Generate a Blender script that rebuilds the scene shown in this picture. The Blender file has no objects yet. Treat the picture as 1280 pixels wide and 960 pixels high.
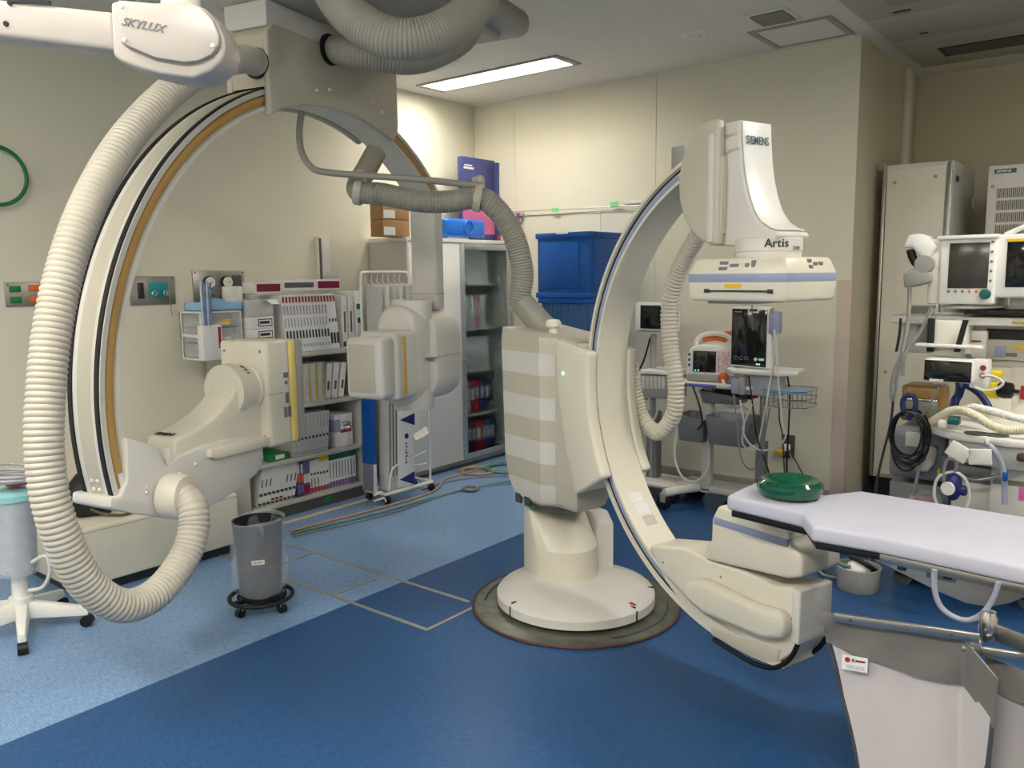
import bpy, bmesh, math, random
from mathutils import Vector, Matrix
random.seed(7)
scene = bpy.context.scene
COL = scene.collection

# ------------------------------------------------------------------ camera
F_PX, YAW, PITCH, ROLL, CAM_Z = 1026.47, -0.675488, 0.131301, 0.0117575, 1.6
_f = Vector((math.sin(YAW)*math.cos(PITCH), math.cos(YAW)*math.cos(PITCH), -math.sin(PITCH)))
_r = Vector((math.cos(YAW), -math.sin(YAW), 0))
_d = _f.cross(_r)
RIGHT = _r*math.cos(ROLL) + _d*math.sin(ROLL)
DOWN = _d*math.cos(ROLL) - _r*math.sin(ROLL)
CAM = Vector((0, 0, CAM_Z))
cd = bpy.data.cameras.new('camera'); cam = bpy.data.objects.new('camera', cd); COL.objects.link(cam)
cd.sensor_width = 36; cd.lens = F_PX/1280*36; cd.clip_start = 0.05
mw = Matrix.Identity(4)
for i in range(3):
    mw[i][0] = RIGHT[i]; mw[i][1] = -DOWN[i]; mw[i][2] = -_f[i]; mw[i][3] = CAM[i]
cam.matrix_world = mw
scene.camera = cam
# ------------------------------------------------------------------ world, exposure
w = bpy.data.worlds.new('world'); scene.world = w; w.use_nodes = True
w.node_tree.nodes['Background'].inputs[0].default_value = (1, 0.96, 0.88, 1)
w.node_tree.nodes['Background'].inputs[1].default_value = 0.12
scene.view_settings.view_transform = 'Standard'; scene.view_settings.look = 'None'
scene.view_settings.exposure = 1.38; scene.view_settings.gamma = 1.0
scene.view_settings.use_curve_mapping = False
LAMP_POWER = 40.0          # emission strength of the ceiling panels

def ray(px, py):
    return RIGHT*((px-640)/F_PX) + DOWN*((py-480)/F_PX) + _f
def at(px, py, x=None, y=None, z=None):
    d = ray(px, py)
    if x is not None: t = (x-CAM.x)/d.x
    elif y is not None: t = (y-CAM.y)/d.y
    else: t = (z-CAM.z)/d.z
    return CAM + d*t

# ------------------------------------------------------------------ materials
def lin(c):
    c = c/255.0
    return c/12.92 if c <= 0.04045 else ((c+0.055)/1.055)**2.4
MATS = {}
def mat(name, rgb=None, rough=0.45, metal=0.0, var=0.05, scale=14.0, bump=0.0, trans=0.0, alpha=1.0, ior=1.45, stretch=(1, 1, 1), emit=None, strength=0.0, coat=0.0, rgb2=None):
    if name in MATS: return MATS[name]
    m = bpy.data.materials.new(name); m.use_nodes = True
    nt = m.node_tree; b = nt.nodes['Principled BSDF']
    col = tuple(lin(v) for v in rgb)
    tc = nt.nodes.new('ShaderNodeTexCoord'); mp = nt.nodes.new('ShaderNodeMapping'); mp.inputs['Scale'].default_value = stretch
    no = nt.nodes.new('ShaderNodeTexNoise'); no.inputs['Scale'].default_value = scale; no.inputs['Detail'].default_value = 4
    nt.links.new(tc.outputs['Object'], mp.inputs['Vector']); nt.links.new(mp.outputs['Vector'], no.inputs['Vector'])
    rp = nt.nodes.new('ShaderNodeValToRGB')
    c2 = tuple(lin(v) for v in rgb2) if rgb2 else tuple(min(1, v*(1+var)) for v in col)
    c1 = col if rgb2 else tuple(v*(1-var) for v in col)
    rp.color_ramp.elements[0].color = (*c1, 1); rp.color_ramp.elements[1].color = (*c2, 1)
    rp.color_ramp.elements[0].position = 0.35; rp.color_ramp.elements[1].position = 0.65
    nt.links.new(no.outputs['Fac'], rp.inputs['Fac']); nt.links.new(rp.outputs['Color'], b.inputs['Base Color'])
    b.inputs['Roughness'].default_value = rough; b.inputs['Metallic'].default_value = metal
    b.inputs['IOR'].default_value = ior
    b.inputs['Transmission Weight'].default_value = trans; b.inputs['Alpha'].default_value = alpha
    b.inputs['Coat Weight'].default_value = coat
    if bump:
        bp = nt.nodes.new('ShaderNodeBump'); bp.inputs['Strength'].default_value = bump; bp.inputs['Distance'].default_value = 0.01
        nt.links.new(no.outputs['Fac'], bp.inputs['Height']); nt.links.new(bp.outputs['Normal'], b.inputs['Normal'])
    if emit:
        b.inputs['Emission Color'].default_value = (*[lin(v) for v in emit], 1); b.inputs['Emission Strength'].default_value = strength
    MATS[name] = m
    return m
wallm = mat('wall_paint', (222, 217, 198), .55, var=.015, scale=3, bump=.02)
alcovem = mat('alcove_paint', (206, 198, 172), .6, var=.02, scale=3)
ceilm = mat('ceiling_paint', (230, 226, 214), .7, var=.015, scale=4)
ceil2m = mat('ceiling_panel_grey', (186, 180, 166), .6, var=.03, scale=3)
seamm = mat('seam_grey', (150, 144, 128), .6)
white = mat('white_plastic', (226, 222, 212), .35, var=.02, scale=6)
whitec = mat('white_enamel', (232, 230, 224), .3, var=.02, scale=6)
cream = mat('cream_plastic', (217, 211, 194), .34, var=.02, scale=5)
beige = mat('beige_grey_plastic', (190, 184, 168), .4, var=.02, scale=5)
beige2 = mat('pale_grey_plastic', (210, 207, 200), .4, var=.02, scale=5)
greyp = mat('grey_plastic', (158, 156, 150), .4, var=.03, scale=6)
midgrey = mat('mid_grey_plastic', (118, 120, 122), .42, var=.03)
dgrey = mat('dark_grey_plastic', (70, 72, 74), .45, var=.05)
charcoal = mat('charcoal_plastic', (44, 46, 50), .35, var=.05)
hosem = mat('hose_cream', (190, 184, 170), .38, var=.03, scale=9)
hoseg = mat('hose_grey', (150, 147, 136), .42, var=.03, scale=9)
black = mat('black_rubber', (16, 16, 17), .5, var=.1)
gloss = mat('black_screen_glass', (9, 10, 12), .12, var=.1, coat=.4)
screeng = mat('grey_screen_glass', (66, 62, 56), .18, var=.05)
chrome = mat('chrome', (200, 200, 200), .18, 1.0, var=.03)
steel = mat('brushed_steel', (176, 172, 164), .35, 1.0, var=.08, scale=40, stretch=(1, 8, 8))
darksteel = mat('worn_steel_rim', (126, 128, 118), .42, .75, var=.15, scale=18)
tan = mat('tan_rail', (186, 148, 84), .45, var=.04)
bluest = mat('blue_stripe', (146, 156, 182), .35, var=.04)
bluedk = mat('blue_rail', (92, 106, 140), .35, var=.05)
yellowst = mat('yellow_stripe', (226, 204, 120), .4, var=.04)
orangest = mat('orange_stripe', (224, 180, 88), .4, var=.04)
teal = mat('teal_panel', (24, 142, 148), .4, var=.06)
tealdk = mat('teal_plastic', (18, 96, 92), .3, var=.06)
blueb = mat('bright_blue_plastic', (14, 110, 214), .22, var=.08, coat=.3)
crateb = mat('crate_blue', (6, 82, 164), .35, var=.06)
cratet = mat('crate_blue_translucent', (58, 104, 156), .3, var=.12, scale=60, stretch=(12, 12, .3))
navy = mat('navy_plastic', (36, 44, 104), .35, var=.06)
navyc = mat('navy_card', (62, 68, 120), .4, var=.04)
pink = mat('pink_print', (204, 106, 150), .45, var=.06)
red = mat('red_print', (164, 30, 44), .45, var=.06)
dred = mat('dark_red_label', (150, 62, 66), .5, var=.1)
maroon = mat('maroon_print', (120, 26, 54), .4, var=.06)
green = mat('green_plastic', (28, 120, 66), .4, var=.08)
greent = mat('green_tape', (130, 214, 140), .5, var=.05)
dgreen = mat('dark_green_print', (30, 92, 78), .45, var=.08)
yellow = mat('yellow_label', (228, 190, 40), .45, var=.05)
orange = mat('orange_plastic', (224, 104, 44), .4, var=.06)
purple = mat('purple_print', (118, 96, 150), .5, var=.1)
carton = mat('white_carton', (226, 224, 222), .5, var=.03, scale=20)
cartong = mat('grey_carton', (196, 194, 192), .5, var=.05, scale=20)
print_ = mat('grey_print', (92, 92, 96), .5, var=.6, scale=160)
printd = mat('dark_print', (40, 42, 48), .5, var=.3, scale=90)
cardb = mat('cardboard', (168, 128, 86), .7, var=.05, scale=12)
shelfm = mat('shelf_grey_steel', (188, 186, 178), .45, var=.03)
shelfdk = mat('shelf_plinth', (76, 76, 74), .5, var=.05)
gelm = mat('green_gel', (10, 92, 66), .08, var=.12, scale=25, trans=.35, ior=1.4, coat=.6)
sheetm = mat('mattress_vinyl', (192, 192, 206), .4, var=.02, scale=10, bump=.08)
apronm = mat('apron_pale_vinyl', (192, 185, 184), .5, var=.025, scale=3.5, bump=.12)
apronb = mat('apron_grey_band', (112, 108, 103), .5, var=.05, scale=5, bump=.3)
clear = mat('clear_plastic', (236, 238, 240), .1, var=.01, alpha=.3, coat=.5)
bagm = mat('clear_bag', (235, 238, 242), .1, var=.03, bump=.8, scale=18, alpha=.2, coat=1.0)
pouch = mat('clear_pouch', (228, 226, 220), .25, var=.06, scale=18, bump=.3)
frost = mat('frosted_glass', (222, 232, 232), .5, var=.02, trans=1.0, ior=1.06)
bluepaper = mat('blue_sheet', (150, 192, 226), .5, var=.06, bump=.2)
amber = mat('amber_metal', (150, 118, 70), .35, .4, var=.1)
bluehose = mat('blue_hose', (28, 44, 92), .45, var=.08)
ledm = mat('green_led', (120, 255, 190), .3, emit=(90, 255, 170), strength=2.5)
copper = mat('copper_cable', (186, 150, 106), .5, var=.06)
greencab = mat('green_cable', (92, 138, 122), .5, var=.06)
greycab = mat('grey_cable', (128, 130, 134), .5, var=.06)
whitecab = mat('white_cable', (214, 212, 208), .45, var=.04)
guardm = mat('corner_guard', (208, 192, 178), .5, var=.02)
siemens = mat('petrol_print', (22, 84, 100), .4, var=.04)

def floor_mat(name, c1, c2, c3):
    m = bpy.data.materials.new(name); m.use_nodes = True; nt = m.node_tree; b = nt.nodes['Principled BSDF']
    tc = nt.nodes.new('ShaderNodeTexCoord')
    def noise(sc, st, det=5, rot=0.0):
        mp = nt.nodes.new('ShaderNodeMapping'); mp.inputs['Scale'].default_value = st; mp.inputs['Rotation'].default_value = (0, 0, rot)
        n = nt.nodes.new('ShaderNodeTexNoise'); n.inputs['Scale'].default_value = sc; n.inputs['Detail'].default_value = det
        nt.links.new(tc.outputs['Object'], mp.inputs['Vector']); nt.links.new(mp.outputs['Vector'], n.inputs['Vector']); return n
    n1 = noise(26, (1.0, 7, 1), 6, .06); n2 = noise(.9, (1, 1, 1), 3)
    r1 = nt.nodes.new('ShaderNodeValToRGB'); r1.color_ramp.elements[0].color = (*[lin(v) for v in c1], 1); r1.color_ramp.elements[1].color = (*[lin(v) for v in c2], 1)
    r1.color_ramp.elements[0].position = .3; r1.color_ramp.elements[1].position = .7
    nt.links.new(n1.outputs['Fac'], r1.inputs['Fac'])
    r2 = nt.nodes.new('ShaderNodeValToRGB'); r2.color_ramp.elements[0].color = (0, 0, 0, 1); r2.color_ramp.elements[1].color = (.5, .5, .5, 1)
    r2.color_ramp.elements[0].position = .52; r2.color_ramp.elements[1].position = .8
    nt.links.new(n2.outputs['Fac'], r2.inputs['Fac'])
    mx = nt.nodes.new('ShaderNodeMix'); mx.data_type = 'RGBA'
    nt.links.new(r2.outputs['Color'], mx.inputs[0]); nt.links.new(r1.outputs['Color'], mx.inputs[6]); mx.inputs[7].default_value = (*[lin(v) for v in c3], 1)
    nt.links.new(mx.outputs[2], b.inputs['Base Color'])
    b.inputs['Roughness'].default_value = .36; b.inputs['Specular IOR Level'].default_value = .35
    bp = nt.nodes.new('ShaderNodeBump'); bp.inputs['Strength'].default_value = .04; nt.links.new(n1.outputs['Fac'], bp.inputs['Height']); nt.links.new(bp.outputs['Normal'], b.inputs['Normal'])
    MATS[name] = m; return m
floor_l = floor_mat('vinyl_light_blue', (98, 132, 176), (144, 174, 210), (88, 106, 130))
floor_d = floor_mat('vinyl_dark_blue', (26, 66, 112), (48, 92, 142), (42, 70, 106))

# ------------------------------------------------------------------ mesh helpers
def V(*a): return Vector(a)
class MB:
    def __init__(s): s.bm = bmesh.new()
    def merge(s, o, mx=None):
        if mx is not None: bmesh.ops.transform(o, matrix=mx, verts=o.verts)
        me = bpy.data.meshes.new('tmp'); o.to_mesh(me); o.free(); s.bm.from_mesh(me); bpy.data.meshes.remove(me); return s
    def box(s, x0, x1, y0, y1, z0, z1, bev=0, seg=2, mx=None):
        o = bmesh.new(); bmesh.ops.create_cube(o, size=1)
        for v in o.verts: v.co = Vector((x0 if v.co.x < 0 else x1, y0 if v.co.y < 0 else y1, z0 if v.co.z < 0 else z1))
        if bev: bmesh.ops.bevel(o, geom=o.edges[:], offset=bev, segments=seg, profile=.5, affect='EDGES')
        return s.merge(o, mx)
    def prism(s, poly, h0, h1, U=(1, 0, 0), Vv=(0, 0, 1), N=(0, 1, 0), O=(0, 0, 0), bev=0, seg=2, mx=None):
        U, Vv, N, O = Vector(U), Vector(Vv), Vector(N), Vector(O)
        o = bmesh.new()
        a = [o.verts.new(O+U*p[0]+Vv*p[1]+N*h0) for p in poly]; b = [o.verts.new(O+U*p[0]+Vv*p[1]+N*h1) for p in poly]
        n = len(poly)
        o.faces.new(a); o.faces.new(b[::-1])
        for i in range(n): o.faces.new((a[i], b[i], b[(i+1) % n], a[(i+1) % n]))
        bmesh.ops.recalc_face_normals(o, faces=o.faces)
        if bev:
            es = [e for e in o.edges if e.calc_face_angle(0) > .45]
            bmesh.ops.bevel(o, geom=es, offset=bev, segments=seg, profile=.5, affect='EDGES', clamp_overlap=True)
        return s.merge(o, mx)
    def loft(s, secs, cap=True, bev=0, seg=2, mx=None, closed=True):
        o = bmesh.new(); R = [[o.verts.new(Vector(p)) for p in sc] for sc in secs]
        n = len(secs[0])
        for a, b in zip(R, R[1:]):
            for i in range(n if closed else n-1): o.faces.new((a[i], b[i], b[(i+1) % n], a[(i+1) % n]))
        if cap and closed: o.faces.new(R[0]); o.faces.new(R[-1][::-1])
        bmesh.ops.recalc_face_normals(o, faces=o.faces)
        if bev:
            es = [e for e in o.edges if e.calc_face_angle(0) > .5]
            bmesh.ops.bevel(o, geom=es, offset=bev, segments=seg, profile=.5, affect='EDGES', clamp_overlap=True)
        return s.merge(o, mx)
    def lathe(s, prof, c=(0, 0, 0), ax=(0, 0, 1), n=40, mx=None):
        ax = Vector(ax).normalized(); c = Vector(c)
        e = ax.orthogonal().normalized(); g = ax.cross(e)
        secs = []
        for r, h in prof:
            r = max(r, 1e-4)
            secs.append([c+ax*h+(e*math.cos(2*math.pi*i/n)+g*math.sin(2*math.pi*i/n))*r for i in range(n)])
        return s.loft(secs, mx=mx)
    def cyl(s, p0, p1, r0, r1=None, n=20):
        p0, p1 = Vector(p0), Vector(p1); r1 = r0 if r1 is None else r1
        L = (p1-p0).length
        return s.lathe([(r0, 0), (r1, L)], p0, p1-p0, n)
    def tube(s, pts, r, n=8, closed=False, step=None, smooth=True):
        P = path(pts, step or max(r*1.6, .006), closed) if smooth else [Vector(p) for p in pts]
        secs = frames(P, lambda i: r, n)
        return s.loft(secs)
    def hose(s, pts, r, pitch=.016, amp=.006, n=22):
        P = path(pts, pitch/4); pat = (0, .75, 1, .75)
        secs = frames(P, lambda i: r-amp+amp*pat[i % 4], n)
        return s.loft(secs)
    def torus(s, c, R, r, ax=(0, 0, 1), n=48, m=12, a0=0, a1=2*math.pi):
        ax = Vector(ax).normalized(); e = ax.orthogonal().normalized(); g = ax.cross(e); c = Vector(c)
        full = abs(a1-a0-2*math.pi) < 1e-6
        secs = []
        for i in range(n+1):
            a = a0+(a1-a0)*i/n; d = e*math.cos(a)+g*math.sin(a)
            secs.append([c+d*(R+r*math.cos(2*math.pi*k/m))+ax*(r*math.sin(2*math.pi*k/m)) for k in range(m)])
        return s.loft(secs, cap=not full)
    def ring(s, prof, cx, cz, a0, a1, n=64, ax='a'):
        # sweep profile [(radius, width)] round a circle in the local x-z plane (ax='a') or y-z plane (ax='b'); angles in degrees
        secs = []
        for i in range(n+1):
            a = math.radians(a0+(a1-a0)*i/n); ca, sa = math.cos(a), math.sin(a)
            if ax == 'a': secs.append([V(cx+r*ca, w_, cz+r*sa) for r, w_ in prof])
            else: secs.append([V(w_, cx+r*ca, cz+r*sa) for r, w_ in prof])
        return s.loft(secs)
    def ball(s, c, rx, ry=None, rz=None, n=20):
        o = bmesh.new(); bmesh.ops.create_uvsphere(o, u_segments=n, v_segments=max(8, n//2), radius=1)
        bmesh.ops.transform(o, matrix=Matrix.Translation(Vector(c)) @ Matrix.Diagonal((rx, ry or rx, rz or rx, 1)), verts=o.verts)
        return s.merge(o)
    def sheet(s, grid, thick):
        # grid[i][j] of points -> a thin solid sheet
        h, wd = len(grid), len(grid[0]); o = bmesh.new()
        vs = [[o.verts.new(Vector(p)) for p in row] for row in grid]
        for i in range(h-1):
            for j in range(wd-1): o.faces.new((vs[i][j], vs[i][j+1], vs[i+1][j+1], vs[i+1][j]))
        bmesh.ops.recalc_face_normals(o, faces=o.faces)
        bmesh.ops.solidify(o, geom=o.faces[:], thickness=thick)
        return s.merge(o)
def path(pts, step, closed=False):
    P = [Vector(p) for p in pts]; n = len(P); out = []
    segs = n if closed else n-1
    for i in range(segs):
        if closed: p0, p1, p2, p3 = P[i-1], P[i], P[(i+1) % n], P[(i+2) % n]
        else: p0, p1, p2, p3 = P[max(i-1, 0)], P[i], P[i+1], P[min(i+2, n-1)]
        for k in range(24):
            t = k/24
            out.append(.5*((2*p1)+(p2-p0)*t+(2*p0-5*p1+4*p2-p3)*t*t+(3*p1-p0-3*p2+p3)*t**3))
    out.append(P[0] if closed else P[-1])
    res = [out[0]]; acc = 0.0
    for a, b in zip(out, out[1:]):
        L = (b-a).length
        while acc+L >= step:
            a = a+(b-a)*((step-acc)/L); res.append(a.copy()); L = (b-a).length; acc = 0.0
            if L < 1e-9: break
        acc += L
    if (res[-1]-out[-1]).length > step*.3: res.append(out[-1])
    return res
def frames(P, rf, n):
    secs = []; nrm = None
    for i, p in enumerate(P):
        t = (P[min(i+1, len(P)-1)]-P[max(i-1, 0)]).normalized()
        if nrm is None: nrm = t.orthogonal().normalized()
        nrm = (nrm-t*nrm.dot(t)).normalized(); b = t.cross(nrm); r = rf(i)
        secs.append([p+(nrm*math.cos(2*math.pi*k/n)+b*math.sin(2*math.pi*k/n))*r for k in range(n)])
    return secs
def mesh_of(mb, m, name, ang=38):
    me = bpy.data.meshes.new(name); mb.bm.normal_update(); mb.bm.to_mesh(me); mb.bm.free()
    for mm in (m if isinstance(m, (list, tuple)) else [m]): me.materials.append(mm)
    me.shade_smooth(); me.set_sharp_from_angle(angle=math.radians(ang))
    return me
def link(name, me, parent=None):
    o = bpy.data.objects.new(name, me); COL.objects.link(o)
    if parent is not None: o.parent = parent
    return o
def obj(name, mb, m, parent=None, label=None, ang=38):
    o = link(name, mesh_of(mb, m, name, ang), parent)
    if label: o['label'] = label
    return o
def tag(o, label=None, cat=None, group=None, kind=None):
    if label: o['label'] = label
    if cat: o['category'] = cat
    if group: o['group'] = group
    if kind: o['kind'] = kind
    return o
def thing(name, label, cat, loc=(0, 0, 0), rotz=0.0, group=None):
    o = link(name, None); o.location = loc; o.rotation_euler = (0, 0, rotz)
    return tag(o, label, cat, group)
def single(name, mb, m, label, cat, loc=(0, 0, 0), rotz=0.0, group=None):
    o = obj(name, mb, m); o.location = loc; o.rotation_euler = (0, 0, rotz)
    return tag(o, label, cat, group)
def struct(name, mb, m, parent=None):
    o = obj(name, mb, m, parent)
    if parent is None: o['kind'] = 'structure'
    return o
def inv(root):   # world -> local of a root (location + z rotation)
    M = Matrix.Translation(root.location) @ root.rotation_euler.to_matrix().to_4x4()
    Mi = M.inverted()
    return lambda p: Mi @ Vector(p)
def text(name, s, size, o, U, Vv, m, parent, bold=.0, align='LEFT', extr=.0006, sx=1.0, shear=0.0, space=1.0):
    cu = bpy.data.curves.new(name, 'FONT'); cu.body = s; cu.size = size; cu.extrude = extr; cu.offset = bold; cu.align_x = align; cu.resolution_u = 3; cu.shear = shear; cu.space_character = space
    t = bpy.data.objects.new('t', cu); COL.objects.link(t)
    dg = bpy.context.evaluated_depsgraph_get(); dg.update()
    me = bpy.data.meshes.new_from_object(t.evaluated_get(dg)); bpy.data.objects.remove(t); bpy.data.curves.remove(cu)
    U = Vector(U).normalized(); Vv = Vector(Vv).normalized(); N = U.cross(Vv); o = Vector(o)
    M = Matrix.Identity(4)
    for i in range(3): M[i][0] = U[i]*sx; M[i][1] = Vv[i]; M[i][2] = N[i]; M[i][3] = o[i]
    me.transform(M); me.materials.clear(); me.materials.append(m)
    return link(name, me, parent)
ORD = ['first', 'second', 'third', 'fourth', 'fifth', 'sixth', 'seventh', 'eighth', 'ninth', 'tenth', 'eleventh', 'twelfth', 'thirteenth', 'fourteenth', 'fifteenth', 'sixteenth', 'seventeenth', 'eighteenth']

# ================================================================== the room
LX, BY, CZ, CX = -5.01, 5.749, 3.11, -1.684        # left wall, back wall, ceiling, end of the back wall
RX, NY, AY = 2.7, -2.2, 7.25                       # right wall, near wall, alcove back wall
mb = MB(); mb.box(LX-.1, -3.07, NY-.1, AY+.1, -.08, 0)
mb2 = MB(); mb2.box(-3.07, RX+.1, NY-.1, AY+.1, -.08, 0)
fl = mesh_of(mb, [floor_l, floor_d], 'floor')
t = mesh_of(mb2, [floor_d], 'floor2')
b_ = bmesh.new(); b_.from_mesh(fl); n0 = len(b_.faces); b_.from_mesh(t); b_.faces.ensure_lookup_table()
for f_ in b_.faces[n0:]: f_.material_index = 1
b_.to_mesh(fl); b_.free(); bpy.data.meshes.remove(t)
floor = link('floor', fl); floor['kind'] = 'structure'
wl = struct('wall_left', MB().box(LX-.1, LX, NY, BY+.1, 0, CZ), wallm)
struct('wall_near', MB().box(LX-.1, RX+.1, NY-.1, NY, 0, CZ), wallm)
struct('wall_right', MB().box(RX, RX+.1, NY, AY, 0, CZ), wallm)
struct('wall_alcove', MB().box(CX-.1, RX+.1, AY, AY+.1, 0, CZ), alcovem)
wb = struct('wall_back', MB().box(LX, CX-.006, BY+.006, BY+.12, 0, CZ), seamm)
xs = [LX, -4.543, -3.167, CX]
for i in range(3): struct('wall_panel', MB().box(xs[i]+.002, xs[i+1]-(.002 if i < 2 else 0), BY, BY+.008, 2.112 if i < 2 else 0, CZ, ), wallm, wb)
xs = [LX, -4.49, -3.664, -3.167]
for i in range(3): struct('wall_panel', MB().box(xs[i]+.002, xs[i+1]-.002, BY, BY+.008, 0, 2.108), wallm, wb)
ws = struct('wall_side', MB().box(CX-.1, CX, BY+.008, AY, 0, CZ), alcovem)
struct('trim_1', MB().box(CX, CX+.05, 6.86, 6.95, 0, CZ, .004), wallm)
gz = at(1053, 350, y=BY).z
struct('trim_2', MB().prism([(CX-.085, BY-.006), (CX+.006, BY-.006), (CX+.006, BY+.09), (CX, BY+.09), (CX, BY), (CX-.085, BY)], .0, gz, U=(1, 0, 0), Vv=(0, 1, 0), N=(0, 0, 1)), guardm)
struct('baseboard_back', MB().box(LX, CX-.085, BY-.012, BY, 0, .085, .003), greyp)
struct('baseboard_left', MB().box(LX, LX+.012, NY, BY-.012, 0, .085, .003), greyp)
# ceiling: main field, and the darker panelled field over the right of the room
HX0, HX1, HY0, HY1 = -4.775, -3.48, 4.85, 5.11
ce = struct('ceiling', MB().box(LX-.1, HX0, NY-.1, AY+.1, CZ, CZ+.12).box(HX1, RX+.1, NY-.1, AY+.1, CZ, CZ+.12).box(HX0, HX1, NY-.1, HY0, CZ, CZ+.12).box(HX0, HX1, HY1, AY+.1, CZ, CZ+.12), ceilm)
px0 = -1.553
ys = [NY, .6, 2.3, 3.9, 5.36, 5.97, 6.82]
for i in range(6):
    struct('ceiling_panel', MB().box(px0, RX, ys[i]+.003, ys[i+1]-.003, CZ-.03, CZ, .002), ceil2m, ce)
a, b = at(1172, 60.5, z=3.08), at(1184, 70, z=3.08)
sl = struct('ceiling_slot', MB().box(a.x, a.x+1.3, a.y, b.y, CZ-.034, CZ-.028), black, ce)
struct('slot_cover', MB().box(a.x+.03, a.x+1.27, a.y+.012, b.y-.03, CZ-.037, CZ-.033), dgrey, ce)
for (q0, q1) in (((1116, 16), (1140, 13)), ((1150, 42), (1160, 40))):
    p, q = at(*q0, z=3.08), at(*q1, z=3.08)
    struct('panel_latch', MB().box(p.x, q.x, p.y-.012, p.y+.012, CZ-.034, CZ-.029), charcoal, ce)
p = at(1113, 8, z=3.08)
struct('ceiling_inset', MB().box(p.x, p.x+1.2, p.y-.6, p.y, CZ-.034, CZ-.029), greyp, ce)

def ceiling_light(x0, x1, y0, y1, label, k=1.0):
    t = thing('ceiling_light', label, 'ceiling light', ((x0+x1)/2, (y0+y1)/2, CZ if x1 < px0 else CZ-.031), 0, 'recessed ceiling panel lights')
    hx, hy = (x1-x0)/2, (y1-y0)/2
    f = MB()
    for (a, b, c, d) in ((-hx, hx, -hy, -hy+.025), (-hx, hx, hy-.025, hy), (-hx, -hx+.05, -hy+.025, hy-.025), (hx-.05, hx, -hy+.025, hy-.025)): f.box(a, b, c, d, -.012, 0, .002)
    obj('frame', f, greyp, t)
    name = 'lamp_diffuser_%d' % round(k*100)
    lm = mat(name, (255, 255, 255), .5, emit=(255, 250, 240), strength=LAMP_POWER*k)
    if x1 < -3.4 and y0 > 4:
        obj('diffuser', MB().box(-hx+.042, hx-.042, -hy+.022, hy-.022, .105, .11), lm, t)
        obj('housing', MB().box(-hx+.04, hx-.04, -hy+.02, hy-.02, .11, .118), white, t)
    else: obj('diffuser', MB().box(-hx+.05, hx-.05, -hy+.025, hy-.025, -.006, 0), lm, t)
    return t
ceiling_light(-4.815, -3.44, 4.83, 5.13, 'lit recessed ceiling panel light near the back corner', .3)
ceiling_light(-4.3, -2.93, -1.75, -1.45, 'added ceiling panel fill light outside the view over the left side', .4)  # this and the following panels are unseen, added to fill the room with light
ceiling_light(-3.0, -1.63, -.25, .05, 'added ceiling panel fill light outside the view above the left half of the room', .6)
ceiling_light(-1.0, .37, -.75, -.45, 'added ceiling panel fill light outside the view above the camera', 1.05)
ceiling_light(.5, 1.87, 1.6, 1.9, 'added ceiling panel fill light outside the view over the foot of the table', .36)
ceiling_light(-.3, 1.07, 3.6, 3.9, 'added ceiling panel fill light outside the view over the middle of the table', .55)  # added to brighten the back wall, ceiling and alcove

def disc_fitting(px, py, r, dome, label):
    c = at(px, py, z=CZ)
    t = thing('ceiling_sensor', label, 'ceiling sensor', (c.x, c.y, CZ))
    obj('cover', MB().lathe([(r, 0), (r, -.008), (r*.93, -.014 if dome else -.01), (r*.8, -.016 if dome else -.006), (.0, -.016 if dome else -.006)], n=36), whitec, t)
    obj('centre_disc', MB().lathe([(r*.55, -.012), (r*.5, -.03 if dome else -.014), (0, -.034 if dome else -.014)], n=30), ceilm if not dome else white, t)
disc_fitting(561, 78, .07, False, 'flat round white plate on the ceiling beside the lit panel')
disc_fitting(868, 42, .09, True, 'round domed white ceiling sensor near the hatch')
c0, c1 = at(966, 11, z=CZ), at(964, 31, z=CZ)
t = thing('ceiling_vent', 'small square grey louvred ceiling vent beside the hatch', 'vent', (-1.975, 4.99, CZ))
obj('frame', MB().box(-.13, .13, -.14, .14, -.008, 0, .003), white, t)
obj('backing', MB().box(-.1, .1, -.11, .11, -.011, -.006), dgrey, t)
sb = MB().box(-.1, .1, -.002, .002, -.018, -.008); sm_ = mesh_of(sb, greyp, 'slat')
for i in range(14):
    s_ = link('slat', sm_, t); s_.location = (0, -.104+i*.016, 0)
t = thing('ceiling_hatch', 'square ceiling access hatch with grey frame against the back wall', 'hatch', (-1.96, 5.43, CZ))
f = MB()
for (a, b, c, d) in ((-.26, .26, -.24, -.215), (-.26, .26, .215, .24), (-.26, -.22, -.215, .215), (.22, .26, -.215, .215)): f.box(a, b, c, d, -.01, 0, .002)
obj('frame', f, greyp, t); obj('panel', MB().box(-.215, .215, -.21, .21, -.006, 0), ceilm, t)

# metal strips of the floor trench
def strip(n, p, q, wd=.02):
    p, q = Vector(p), Vector(q)
    if abs(p.x-q.x) > abs(p.y-q.y): m_ = MB().box(min(p.x, q.x), max(p.x, q.x), p.y-wd/2, p.y+wd/2, 0, .003)
    else: m_ = MB().box(p.x-wd/2, p.x+wd/2, min(p.y, q.y), max(p.y, q.y), 0, .003)
    struct('trim_%d' % n, m_, mat('trench_strip', (176, 170, 160), .3, .5, var=.1, scale=30))
strip(3, (-4.27, 2.895), (-2.61, 2.895)); strip(4, (-4.25, 2.536), (-2.54, 2.536)); strip(5, (-3.22, 2.547), (-3.22, 2.884), .018)
strip(6, (-2.545, 2.547), (-2.545, 2.86), .018); strip(7, (-3.82, 2.547), (-3.82, 2.884), .018)
# floor cable duct along the bookcase
struct('trim_8', MB().box(-4.47, -4.43, 2.75, 4.42, 0, .008, .003), mat('cable_cover', (206, 190, 164), .5))

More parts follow.
